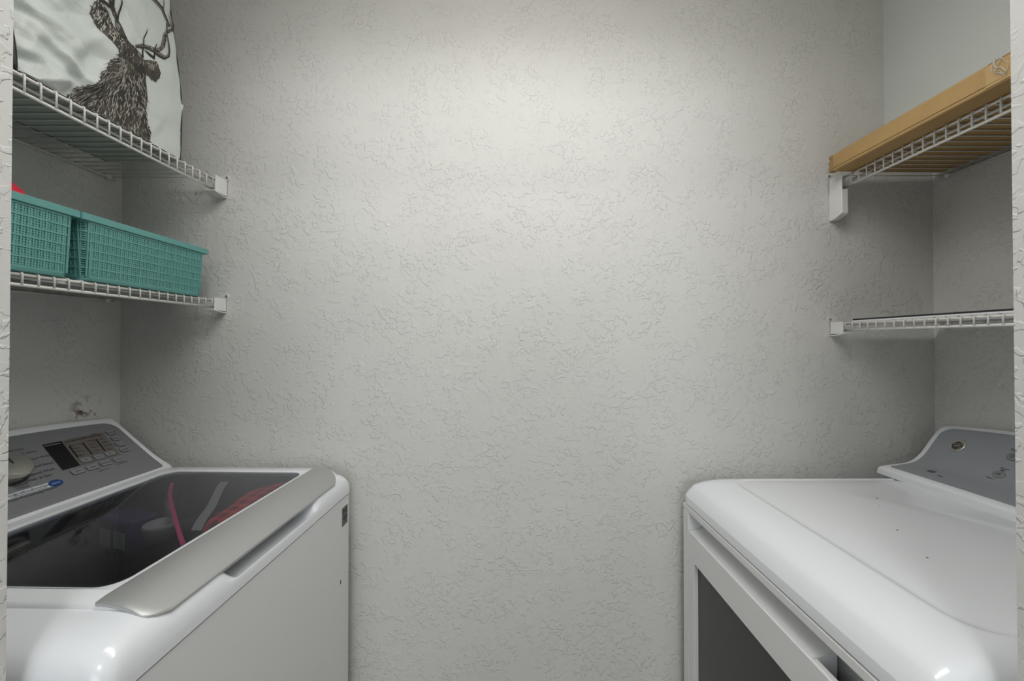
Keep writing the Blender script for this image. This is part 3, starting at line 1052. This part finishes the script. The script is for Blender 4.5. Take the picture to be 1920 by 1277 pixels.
def wire_shelf(label, side, ztop, lip, xfront, xwall, leg=0.0):
    """side -1 hangs on the left wall, +1 on the right wall"""
    y0, y1 = 0.458, 1.176
    t = thing('wire_shelf', label, 'shelf', (xwall, (y0 + y1) / 2, ztop - lip), 0, 'white wire shelves on the closet walls')
    b = Vector((xwall, (y0 + y1) / 2, ztop - lip))
    s = side
    key = (side, lip)
    r = .0019
    # one bent wire: deck, then down the lip
    if key not in WIRE_MESH:
        pts = [(xwall - s * .004, 0, ztop), (xfront + s * .004, 0, ztop), (xfront + s * .001, 0, ztop - .0012), (xfront, 0, ztop - .004), (xfront, 0, ztop - lip + .002)]
        w = MB().tube(pts, r, 6).build('wire', M_wire, t, True, (b.x, 0, b.z))
        WIRE_MESH[key] = w.data
        first = w
    else:
        first = bpy.data.objects.new('wire', WIRE_MESH[key])
        C.objects.link(first)
        first.parent = t
    n = int((y1 - y0 - .02) / .0251)
    for k in range(n + 1):
        o = first if k == 0 else bpy.data.objects.new('wire', first.data)
        if k:
            C.objects.link(o)
            o.parent = t
        o.location = (0, 1.165 - k * .0251 - b.y, 0)
    for x, z, rr in ((xfront + s * .0052, ztop - .0036, .0032), (xfront + s * .0042, ztop - lip, .0034), (xfront + s * .040, ztop - .0050, .0032), (xwall - s * .006, ztop - .0050, .0033)):
        MB().tube([(x, y0, z), (x, y1, z)], rr, 10).build('rod', M_wire, t, True, b)
    # pocket bracket screwed to the back wall
    xo, yi = xfront - s * .018, 1.152
    xi = xo + s * .022
    depth = lip + .020
    br = MB()

    def bx(x0, x1, ya, yb, z0, z1):
        br.box(min(x0, x1), max(x0, x1), ya, yb, z0, z1)
    zt, zb = ztop + .003, ztop - lip - .012
    bx(xo, xo + s * .003, yi, D, zb, zt)                     # outer cheek
    bx(xo, xi + s * .012, D - .003, D, zb, zt + .006)        # wall plate
    lps = []
    for k in range(0 if leg else 7):                         # curved floor
        a = k / 6
        zz = zb - .006 * math.sin(a * math.pi / 2)
        yv = lerp(yi - .004, D, a)
        lps.append([(xo, yv, zz), (xi + s * .006, yv, zz), (xi + s * .006, yv, zz + .003), (xo, yv, zz + .003)])
    if lps:
        br.loft(lps, True, True)
    bo = bevel(br.build('end_bracket', M_bracket, t, False, b), .001, 2)
    # screw tab above the pocket on the wall
    xt = xo - s * .001
    tb = MB()
    tabp = [(xt - s * .008, zt + .013), (xt - s * .003, zt + .018), (xt + s * .020, zt + .016), (xt + s * .024, zt + .004), (xt + s * .010, zt - .004), (xt - s * .006, zt + .002)]
    tb.loft([[(x, D - .0035, z) for x, z in tabp], [(x, D, z) for x, z in tabp]], True, True)
    tb.build('screw_tab', M_bracket, bo, False, b)
    k_ = 12
    sx, sz = xt - s * .001, zt + .009
    sc = MB().loft([[(sx + rr * math.cos(2 * math.pi * k / k_), yv, sz + rr * math.sin(2 * math.pi * k / k_)) for k in range(k_)] for rr, yv in ((.0042, D - .0034), (.0042, D - .0052), (.0028, D - .0062))], True, True)
    sc.build('screw', M_screw, bo, False, b)
    # wall clip at the back rod
    for yc in (1.155, .80):
        cl = MB().tube([(xwall, yc, ztop - .004), (xwall - s * .012, yc, ztop - .004)], .008, 12)
        cl.build('wall_clip', M_bracket, t, True, b)
    if leg:
        lb = MB()
        lx0, lx1 = xo, xo + s * .020
        lps = []
        for k in range(9):
            a = k / 8
            z = lerp(zb + .002, zb - leg, a)
            yv = yi + .048 * max(0, (a - .90) / .10) ** 2 * .6
            lps.append([(lx0, yv, z), (lx1, yv, z), (lx1, D, z), (lx0, D, z)])
        lb.loft(lps, True, True)
        bevel(lb.build('support_leg', M_bracket, bo, False, b), .002, 2)
    return t


wire_shelf('upper left white wire shelf under the printed tote bag', -1, H + .514, .036, -.939, XL)
wire_shelf('lower left white wire shelf holding the teal baskets', -1, H + .132, .024, -.939, XL)
wire_shelf('upper right white wire shelf under the cardboard box', 1, H + .519, .036, 1.036, XR, .085)
wire_shelf('lower right white wire shelf holding a thin flat panel', 1, H + .058, .023, 1.036, XR)

# thin flat panel on the lower right shelf
fp = thing('flat_panel', 'thin white panel with a black top lying on the lower right shelf', 'panel', (1.19, .80, H + .060))
bevel(MB().box(-.135, .135, -.33, .362, 0, .005).build('white_sheet', M_whitep, fp), .001)
bevel(MB().box(-.130, .135, -.33, .365, .0052, .0100).build('black_sheet', M_blackp, fp), .001)

# ------------------------------------------------------------------ cardboard box
bz0, bz1 = H + .521, H + .572
cbx = thing('cardboard_box', 'long flat brown cardboard box lying on the upper right shelf', 'box', (1.155, .90, bz0), math.radians(.6))
cw, y0, y1 = .172, -.235, .247
hh = bz1 - bz0
bx_ = MB().loft([[(-cw, y0, .004), (cw, y0, .004), (cw, y1, .004), (-cw, y1, .004)][::1]], False, False)
body = MB().box(-cw, cw, y0, y1, .0004, hh)
bevel(body.build('carton', M_card, cbx), .004, 3)
MB().box(-cw - .0012, -cw + .01, y0, y1 - .004, .009, .0102).build('crease_line', M_cardend, cbx)
# top flap, slightly proud, and ragged far end
MB().box(-cw + .004, cw, y0, y1 - .012, hh - .0002, hh + .0022).build('top_flap', M_card, cbx)
rg = random.Random(2)
ev, ef = [], []
m_ = 14
for k in range(m_ + 1):
    t_ = k / m_
    z = lerp(.002, hh - .001, t_)
    yv = y1 + .003 + rg.uniform(0, .006)
    ev += [(-cw - .0006, y1 - .006, z), (-cw - .0006 - rg.uniform(0, .003), yv, z), (-cw + .02, yv, z)]
for k in range(m_):
    a = k * 3
    ef += [(a, a + 1, a + 4, a + 3), (a + 1, a + 2, a + 5, a + 4)]
obj('torn_edge', ev, ef, M_cardend, cbx)
# packing tape round the near end with loose strands
tp = MB().box(-cw - .0010, -cw + .001, -.235, -.126, .004, hh - .003).box(-cw + .003, cw, -.235, -.126, hh + .0022, hh + .0028)
tp.build('packing_tape', M_tape, cbx)
for k in range(4):
    yb_ = -.150 + rg.uniform(-.012, .012)
    pts = []
    for q in range(7):
        a = q / 6
        pts.append((-cw - .0035 - .002 * math.sin(a * 3), yb_ + .018 * math.sin(a * 3.1 + k) * a, lerp(hh + .003, rg.uniform(.004, .02), a)))
    MB().tube(pts, .0005 if k % 2 else .0008, 5).build('tape_strand', M_inkw, cbx)

# ------------------------------------------------------------------ teal baskets


def basket(label, y0, y1):
    x0, x1 = -1.205, -0.926
    zb, zt = H + .134, H + .279
    b = Vector(((x0 + x1) / 2, (y0 + y1) / 2, zb))
    t = thing('storage_basket', label, 'basket', b, 0, 'teal woven plastic baskets')
    hx, hy = (x1 - x0) / 2, (y1 - y0) / 2
    h = zt - zb
    n = (5, 8, 8)
    outer = lambda i, z: lift(rrect(-hx + i, hx - i, -hy + i, hy - i, .020, *n), z)
    rimo = lambda i, z: lift(rrect(-hx + i, hx - i, -hy + i, hy - i, .005, *n), z)
    # rim band
    autosmooth(MB().loft([rimo(.0015, h - .0155), rimo(0, h - .0145), rimo(0, h - .001), rimo(.001, h), rimo(.005, h), rimo(.006, h - .001), rimo(.006, h - .0155), rimo(.0015, h - .0155)]).build('rim', M_teal, t), 40)
    # base tray
    autosmooth(MB().loft([outer(.012, 0), outer(.0105, .002), outer(.0103, .010), outer(.013, .011)], True, True).build('base_tray', M_teal, t), 40)
    # woven wall: uprights and horizontal strands, the openings are real
    wv = MB()
    zlo, zhi = .009, h - .013

    def ins(z):
        return lerp(.0105, .0045, (z - zlo) / (zhi - zlo))
    loop_pts = 16
    # horizontal strands
    rows = 25
    for k in range(rows + 1):
        z = lerp(zlo, zhi, k / rows)
        thick = .0040 if k % 4 == 0 else .0023
        off = -.0006 if k % 4 == 0 else .0006
        i0 = ins(z) + off
        wv.loft([outer(i0, z - thick / 2), outer(i0, z + thick / 2), outer(i0 + .0016, z + thick / 2), outer(i0 + .0016, z - thick / 2), outer(i0, z - thick / 2)])
    # uprights
    per_x, per_y = int(2 * hx / .0052), int(2 * hy / .0052)

    def upright(fn, k):
        wdt = .0025 if k % 5 else .0034
        off = .0 if k % 2 else .0007
        v = []
        for z in (zlo, (zlo + zhi) / 2, zhi):
            i0 = ins(z) + off
            for d, e in ((-wdt / 2, 0), (wdt / 2, 0), (wdt / 2, .0016), (-wdt / 2, .0016)):
                v.append(fn(d, i0 + e) + (z,))
        f = []
        for q in range(2):
            for j in range(4):
                f.append((q * 4 + j, q * 4 + (j + 1) % 4, q * 4 + 4 + (j + 1) % 4, q * 4 + 4 + j))
        wv.add(v, f)
    for k in range(per_y + 1):
        y = lerp(-hy + .018, hy - .018, k / per_y)
        upright(lambda d, i, y=y: (hx - i, y + d), k)
        upright(lambda d, i, y=y: (-hx + i, y + d), k)
    for k in range(per_x + 1):
        x = lerp(-hx + .018, hx - .018, k / per_x)
        upright(lambda d, i, x=x: (x + d, hy - i), k)
        upright(lambda d, i, x=x: (x + d, -hy + i), k)
    for cx, cy, a0 in ((1, 1, 0), (-1, 1, 1), (-1, -1, 2), (1, -1, 3)):
        for k in range(4):
            a = math.pi / 2 * (a0 + (k + .5) / 4)

            def fn(d, i, a=a, cx=cx, cy=cy):
                rr = .020
                return (cx * (hx - i - rr) + rr * math.cos(a) - d * math.sin(a), cy * (hy - i - rr) + rr * math.sin(a) + d * math.cos(a))
            upright(fn, k)
    w = wv.build('woven_wall', M_teal, t)
    w['kind'] = 'stuff'
    # thin inner lining of the weave
    autosmooth(MB().loft([outer(ins(zlo) + .0034, .006), outer(ins(zhi) + .0034, h - .010), outer(ins(zhi) + .0044, h - .010), outer(ins(zlo) + .0044, .006)]).build('lining', M_teal, t), 40)
    return t


basket('teal woven plastic basket nearer to the back wall', .8005, 1.134)
basket('teal woven plastic basket nearer to the doorway with a red mound inside', .470, .7995)
rp = heap('red_packaging', M_red, -1.06, -.950, .685, .782, H + .150, H + .316, 11, zmax=9)  # solid red mound stands in for a blurred red glow on the wall
tag(rp, 'red mound in the teal basket by the doorway standing in for a red glow on the wall', 'mound')

# ------------------------------------------------------------------ tote bag with a deer print
BX1, BX0 = -.952, -1.168
BY0, BY1 = .712, 1.068
BZ0, BZ1 = H + .5165, H + 1.02
_r = random.Random(21)
FOLDS = []
for px, py, ang, L_, amp in ((95, 150, .5, .10, .010), (120, 110, -.5, .09, .012), (150, 150, 1.2, .08, -.010), (60, 100, .2, .10, .007), (100, 60, -.4, .12, .006), (160, 60, .9, .10, -.006), (70, 25, .1, .1, .006), (40, 60, 1.4, .07, -.007), (185, 120, .9, .06, -.004), (290, 240, 1.0, .06, .003), (250, 60, -.7, .10, .002)):
    p = pix_x(px, py, BX1)
    FOLDS.append((p.y, p.z, math.cos(ang), math.sin(ang), L_, amp))


def bag_x(y, z):
    """front face of the bag: a soft belly with sharp folds"""
    u = (y - BY0) / (BY1 - BY0)
    w = (z - BZ0) / (BZ1 - BZ0)
    x = BX1 + .006 * math.sin(math.pi * max(0, min(1, u))) * math.sin(math.pi * max(0, min(1, w)))
    for cy, cz, c, s_, L_, amp in FOLDS:
        dy, dz = y - cy, z - cz
        a, b = dy * c + dz * s_, -dy * s_ + dz * c
        env = math.exp(-(a / L_) ** 2 * 2)
        x += 1.5 * amp * env * (1 - min(1, abs(b) / (.030 if b > 0 else .016)))
    env = sstep(1.0, .25, 0) if u > 1 else (1 - sstep(.25, .75, u)) * (1 - .5 * sstep(.5, .95, w)) + .08
    for ky_, kz_, ph, am in ((11.0, 7.5, .3, .010), (-7.0, 12.0, .7, .009), (17.0, -5.0, .15, .006), (5.0, 23.0, .5, .004)):
        q = ky_ * y + kz_ * z + ph + .25 * math.sin(9 * z + 5 * y)
        q -= math.floor(q)
        x += env * am * (abs(q - .5) * 2 - .5)
    x += .0016 * math.sin(38 * y + 21 * z) * (1 - u) + .0010 * math.sin(61 * z - 17 * y)
    return x


tote = thing('tote_bag', 'pale mint shopping tote printed with a deer head on the upper left shelf', 'bag', ((BX0 + BX1) / 2, (BY0 + BY1) / 2, BZ0))
tb_ = Vector(tote.location)
loops = []
NZ = 110
for k in range(NZ + 1):
    w = k / NZ
    z = lerp(BZ0 + .004, BZ1, w)
    yf = BY1 + .004 * math.sin(w * 5) - .036 * sstep(.25, 1.0, w)
    yn = BY0 - .030 * sstep(0, .5, w)
    lp = []
    for x, y in rrect(BX0, BX1, yn, yf, .010, 4, 14, 90):
        if x > BX1 - .0101:
            e = sstep(BX1 - .0101, BX1, x)
            x = lerp(x, x + bag_x(y, z) - BX1, e) if e < 1 else bag_x(y, z)
        elif abs(y - yn) < .0101 or abs(y - yf) < .0101:
            t_ = (x - BX0) / (BX1 - BX0)
            y += (.02 if y < (yn + yf) / 2 else -.02) * math.sin(math.pi * max(0, min(1, t_))) * sstep(.05, .5, w)
        lp.append((x, y, z))
    loops.append(lp)
autosmooth(MB().loft(loops, True, False).build('bag_shell', M_bag, tote, False, tb_), 60)
MB().box(BX0 + .004, BX1 - .006, BY0 + .004, BY1 - .004, BZ0, BZ0 + .0035).build('bag_base', M_bagside, tote, False, tb_)
pipe = lambda pts, r=.0028: MB().tube(pts, r, 8).build('piping', M_piping, tote, True, tb_)
pipe([(BX0, BY0, BZ0 + .003), (BX0, BY1, BZ0 + .003)])
pipe([(BX1 - .002, BY0, BZ0 + .003), (BX1 - .002, BY1, BZ0 + .003)], .0022)
far_p, near_p = [], []
for k in range(31):
    w = k / 30 * .9
    z = lerp(BZ0 + .002, BZ1, w)
    far_p.append((BX1 - .006, BY1 + .004 * math.sin(w * 5) - .036 * sstep(.25, 1.0, w) - .0005, z))
    near_p.append((BX1 - .004, BY0 - .030 * sstep(0, .5, w), z))
pipe(far_p, .0030)
pipe(near_p, .0036)
# gusset panels of the two ends
MB().add([(BX0 + .01, BY0 - .0015, BZ0 + .004), (BX1 - .012, BY0 - .0015, BZ0 + .004), (BX1 - .012, BY0 - .030, BZ0 + .25), (BX0 + .01, BY0 - .030, BZ0 + .25)], [(0, 1, 2, 3)]).build('gusset', M_bagside, tote, False, tb_)

# the print: outlines traced on the front face of the bag, laid just proud of the fabric
zA = lambda x, y: (140 + x * .1096, y * .1096)
zC = lambda x, y: (130 + x * .15658, 100 + y * .15658)


def on_bag(px, py, h=.0008):
    p = pix_x(px, py, BX1)
    z = max(p.z, BZ0 + .004)
    return (bag_x(p.y, z) + h, p.y, z)


def print_mesh(polys, h=.0009):
    bm = bmesh.new()
    for pl in polys:
        vs = [bm.verts.new((x, y, 0)) for x, y in pl]
        try:
            bm.faces.new(vs)
        except ValueError:
            pass
    bmesh.ops.triangulate(bm, faces=bm.faces[:])
    xs = [v.co.x for v in bm.verts]
    ys = [v.co.y for v in bm.verts]
    a = min(xs)
    while a < max(xs):
        bmesh.ops.bisect_plane(bm, geom=bm.verts[:] + bm.edges[:] + bm.faces[:], plane_co=(a, 0, 0), plane_no=(1, 0, 0))
        a += 5
    a = min(ys)
    while a < max(ys):
        bmesh.ops.bisect_plane(bm, geom=bm.verts[:] + bm.edges[:] + bm.faces[:], plane_co=(0, a, 0), plane_no=(0, 1, 0))
        a += 5
    bm.verts.index_update()
    v = [on_bag(q.co.x, q.co.y, h) for q in bm.verts]
    f = [tuple(q.index for q in fc.verts) for fc in bm.faces]
    bm.free()
    return v, f


A = lambda *p: [zA(x, y) for x, y in p]
Cc = lambda *p: [zC(x, y) for x, y in p]
ear = A((330, -60), (270, 40), (245, 200), (270, 290), (330, 400), (400, 510), (480, 610), (580, 715), (650, 790), (700, 860), (765, 700), (730, 620), (690, 540), (670, 450), (620, 340), (560, 230), (480, 150), (420, 90), (380, 60))
beam = A((505, -60), (590, -60), (640, 120), (690, 220), (720, 320), (780, 460), (820, 580), (860, 680), (940, 770), (840, 770), (770, 690), (720, 590), (690, 500), (690, 400), (680, 310), (620, 210), (560, 130))
earback = A((330, -60), (400, -20), (500, 50), (570, 130), (520, 130), (430, 85), (360, 40))
tine = A((703, -60), (727, -60), (737, 200), (737, 330), (715, 430), (692, 440), (700, 330), (710, 200))
antler = A((1000, 780), (1080, 738), (1180, 760), (1300, 790), (1370, 785), (1440, 755), (1470, 640), (1480, 580), (1540, 510), (1600, 480), (1650, 460), (1680, 400), (1695, 480), (1660, 545), (1580, 595), (1535, 640), (1525, 740), (1480, 840), (1455, 880), (1500, 930), (1560, 945), (1595, 910), (1585, 820), (1556, 700), (1545, 560), (1575, 560), (1582, 700), (1615, 850), (1610, 950), (1560, 1025), (1500, 1010), (1420, 960), (1360, 915), (1250, 895), (1140, 855), (1080, 865), (1020, 815))
branch = A((1310, -10), (1380, 28), (1450, 108), (1498, 118), (1496, -10), (1518, -10), (1522, 130), (1503, 165), (1522, 240), (1562, 320), (1605, 440), (1562, 475), (1548, 380), (1518, 300), (1478, 190), (1436, 130), (1376, 62))
spike = A((1600, 230), (1625, 300), (1660, 400), (1650, 440), (1622, 380))
spike2 = A((1612, 150), (1650, 260), (1672, 380), (1690, 400), (1668, 430), (1650, 330))
tine2 = A((1215, 470), (1200, 580), (1152, 660), (1142, 740), (1136, 860), (1144, 985), (1106, 985), (1112, 850), (1118, 720), (1138, 640), (1186, 560))
tine3 = A((1140, 850), (1200, 880), (1310, 960), (1330, 900), (1346, 800), (1374, 735), (1378, 760), (1345, 880), (1352, 960), (1332, 1025), (1240, 960))
brow = A((960, 790), (1030, 840), (1120, 960), (1140, 1010), (1060, 960))
snout = Cc((860, 80), (920, 78), (1020, 98), (1050, 170), (1072, 240), (1050, 305), (1000, 332), (960, 312), (920, 270), (880, 260))
head = A((715, 770), (760, 735), (830, 745), (900, 765), (960, 768), (1020, 850), (1090, 960), (1120, 1010)) + Cc((890, 90), (885, 180), (892, 270), (897, 330), (916, 430), (922, 540), (902, 640), (893, 720), (640, 700), (540, 560), (560, 380), (570, 300), (550, 200), (548, 60)) + A((690, 900), (690, 850))
fb = [(560, 20), (548, 60), (500, 70), (452, 150), (440, 210), (380, 215), (332, 268), (252, 320), (200, 380), (122, 400), (82, 440), (92, 470), (20, 520), (0, 570), (60, 640), (150, 700), (300, 780), (430, 850), (600, 950), (720, 1030), (860, 1120), (960, 1180), (1060, 1210), (1010, 1150), (975, 1090), (945, 1040), (952, 960), (935, 900), (922, 820), (893, 720), (904, 640), (922, 540), (916, 430), (870, 330), (700, 200), (600, 60)]
fr_ = random.Random(4)
body_poly = []
for i, (x, y) in enumerate(fb):
    body_poly.append(zC(x, y))
    nx_, ny_ = fb[(i + 1) % len(fb)]
    if i < 13 or 24 <= i < 29:
        m3 = 5
        for k in range(1, m3):
            t_ = k / m3
            j = fr_.uniform(6, 26) * (1 if k % 2 else -.3)
            ddx, ddy = nx_ - x, ny_ - y
            ll = math.hypot(ddx, ddy) + 1e-6
            s3 = 1
            body_poly.append(zC(lerp(x, nx_, t_) + s3 * (-abs(j) if i < 13 else abs(j)) * .7, lerp(y, ny_, t_) - (j * .5 if i < 13 else -j * .2)))


def ribbon(pts, grow=1.0):
    left, right = [], []
    for i, (x, y, w) in enumerate(pts):
        x0, y0 = pts[max(0, i - 1)][:2]
        x1, y1 = pts[min(len(pts) - 1, i + 1)][:2]
        l_ = math.hypot(x1 - x0, y1 - y0)
        nx_, ny_ = -(y1 - y0) / l_ * w / 2 * grow, (x1 - x0) / l_ * w / 2 * grow
        left.append((x + nx_, y + ny_))
        right.append((x - nx_, y - ny_))
    return A(*(left + right[::-1]))


def shade_of(pts, k=.30, grow=.45):
    """the dark lower edge of an antler"""
    out = []
    for i, (x, y, w) in enumerate(pts):
        x0, y0 = pts[max(0, i - 1)][:2]
        x1, y1 = pts[min(len(pts) - 1, i + 1)][:2]
        l_ = math.hypot(x1 - x0, y1 - y0)
        out.append((x - (y1 - y0) / l_ * w * k, y + (x1 - x0) / l_ * w * k, w))
    return ribbon(out, grow)


R_main = [(1000, 790, 45), (1090, 785, 75), (1200, 808, 78), (1320, 850, 80), (1410, 855, 80), (1475, 800, 78), (1500, 700, 70), (1510, 610, 66), (1565, 540, 62), (1640, 510, 56), (1678, 450, 34), (1655, 330, 16), (1615, 170, 6)]
R_hook = [(1340, 870, 66), (1430, 935, 78), (1520, 985, 70), (1585, 960, 56), (1603, 880, 34), (1582, 740, 26), (1560, 620, 22), (1555, 480, 24), (1550, 400, 16)]
R_up = [(1600, 460, 50), (1560, 340, 40), (1510, 230, 40), (1478, 150, 46), (1400, 60, 46), (1310, -30, 50)]
R_up2 = [(1490, 150, 36), (1510, 90, 18), (1506, -30, 14)]
R_spike = [(1650, 470, 26), (1632, 380, 16), (1600, 240, 6)]


def put(polys, name, mat, h):
    v, f = print_mesh(polys, h)
    return obj(name, v, f, mat, tote, False, tb_)


put([body_poly], 'printed_mane', M_pm, .0008)
put([ear], 'printed_ear', M_pm, .0009)
put([head], 'printed_head', M_pm, .0010)
put([beam], 'printed_antler', M_pm, .0009)
for rb in (R_main, R_hook, R_up, R_up2, R_spike):
    put([ribbon(rb)], 'printed_antler', M_pm2, .0010)
for rb in (R_main, R_hook, R_up):
    put([shade_of(rb)], 'printed_antler_shade', M_pd, .0013)
for q in (tine, tine2, tine3, earback):
    put([q], 'printed_antler_tine', M_pd, .0012)
put([snout], 'printed_snout', M_pm, .0012)
put([brow], 'printed_brow', M_pd, .0012)
# shading shapes of the face
for q in (Cc((545, 400), (620, 380), (680, 450), (700, 540), (640, 600), (560, 590), (520, 520), (540, 440)),
     Cc((650, 330), (720, 310), (770, 370), (775, 440), (730, 480), (680, 450)),
     Cc((760, 120), (860, 130), (885, 260), (840, 290), (780, 230)),
     Cc((800, 560), (880, 420), (905, 560), (860, 640), (780, 660))):
    put([q], 'printed_shadow', M_pd, .0014)
for q in (Cc((568, 60), (600, 40), (628, 110), (645, 200), (622, 310), (592, 296), (562, 190)),
     Cc((600, 320), (630, 310), (668, 420), (672, 452), (640, 440)),
     Cc((650, 348), (664, 348), (752, 418), (748, 428), (720, 416)),
     Cc((640, 470), (680, 480), (690, 505), (655, 500)),
     Cc((920, 120), (985, 130), (1000, 180), (960, 200), (905, 170)),
     A((725, 770), (750, 755), (765, 800), (755, 900), (730, 880)),
     A((1000, 800), (1090, 935), (1110, 1000), (1060, 930))):
    put([q], 'printed_highlight', M_pl2, .0014)


def inside(p, poly):
    c = False
    n = len(poly)
    for i in range(n):
        x1, y1 = poly[i]
        x2, y2 = poly[(i + 1) % n]
        if (y1 > p[1]) != (y2 > p[1]) and p[0] < (x2 - x1) * (p[1] - y1) / (y2 - y1) + x1:
            c = not c
    return c


def strokes(poly, count, ln, wd, dirf, seed, edge=0.0):
    r = random.Random(seed)
    xs = [p[0] for p in poly]
    ys = [p[1] for p in poly]
    out = []
    while len(out) < count:
        p = (r.uniform(min(xs) - edge, max(xs) + edge), r.uniform(min(ys), max(ys)))
        if not inside(p, poly):
            continue
        a = dirf(p) + r.gauss(0, .28)
        l_ = ln * r.uniform(.5, 1.4)
        c, s_ = math.cos(a) * l_, math.sin(a) * l_
        w_ = wd * r.uniform(.6, 1.3)
        nx_, ny_ = -math.sin(a) * w_, math.cos(a) * w_
        out.append([(p[0] - nx_, p[1] - ny_), (p[0] + c * .5 - nx_, p[1] + s_ * .5 - ny_ + .3), (p[0] + c, p[1] + s_), (p[0] + c * .5 + nx_, p[1] + s_ * .5 + ny_ + .3), (p[0] + nx_, p[1] + ny_)])
    return out


def put_strokes(sets, name, mat, h):
    v, f = [], []
    for st_ in sets:
        k = len(v)
        v += [on_bag(x, y, h) for x, y in st_]
        f.append(tuple(range(k, k + len(st_))))
    o = obj(name, v, f, mat, tote, False, tb_)
    o['kind'] = 'stuff'
    return o


hc = zC(700, 60)
mane_dir = lambda p: math.atan2(p[1] - hc[1], p[0] - hc[0])
ear_dir = lambda p: math.atan2(90, 45) + 3.1416 + .3
main_poly = ribbon(R_main[:10])
put_strokes(strokes(body_poly, 420, 10, .6, mane_dir, 1) + strokes(ear, 90, 7, .5, lambda p: -2.0, 2) + strokes(head, 190, 7, .5, lambda p: 1.75, 3) + strokes(snout, 40, 5, .6, lambda p: 1.2, 13) + strokes(main_poly, 60, 4, .35, lambda p: .3, 9) + strokes(beam, 50, 9, .6, lambda p: -2.0, 10),
            'fur_strokes_dark', M_pd, .0015)
put_strokes(strokes(body_poly, 420, 9, .45, mane_dir, 5) + strokes(ear, 110, 6, .8, lambda p: -1.6, 6) + strokes(head, 110, 7, .4, lambda p: 1.7, 7) + strokes(snout[:4] + [zC(960, 200)], 16, 5, .6, lambda p: 1.2, 14) + strokes(main_poly, 50, 4, .35, lambda p: .3, 11) + strokes(beam, 18, 9, .4, lambda p: -2.0, 12),
            'fur_strokes_light', M_pl, .0018)
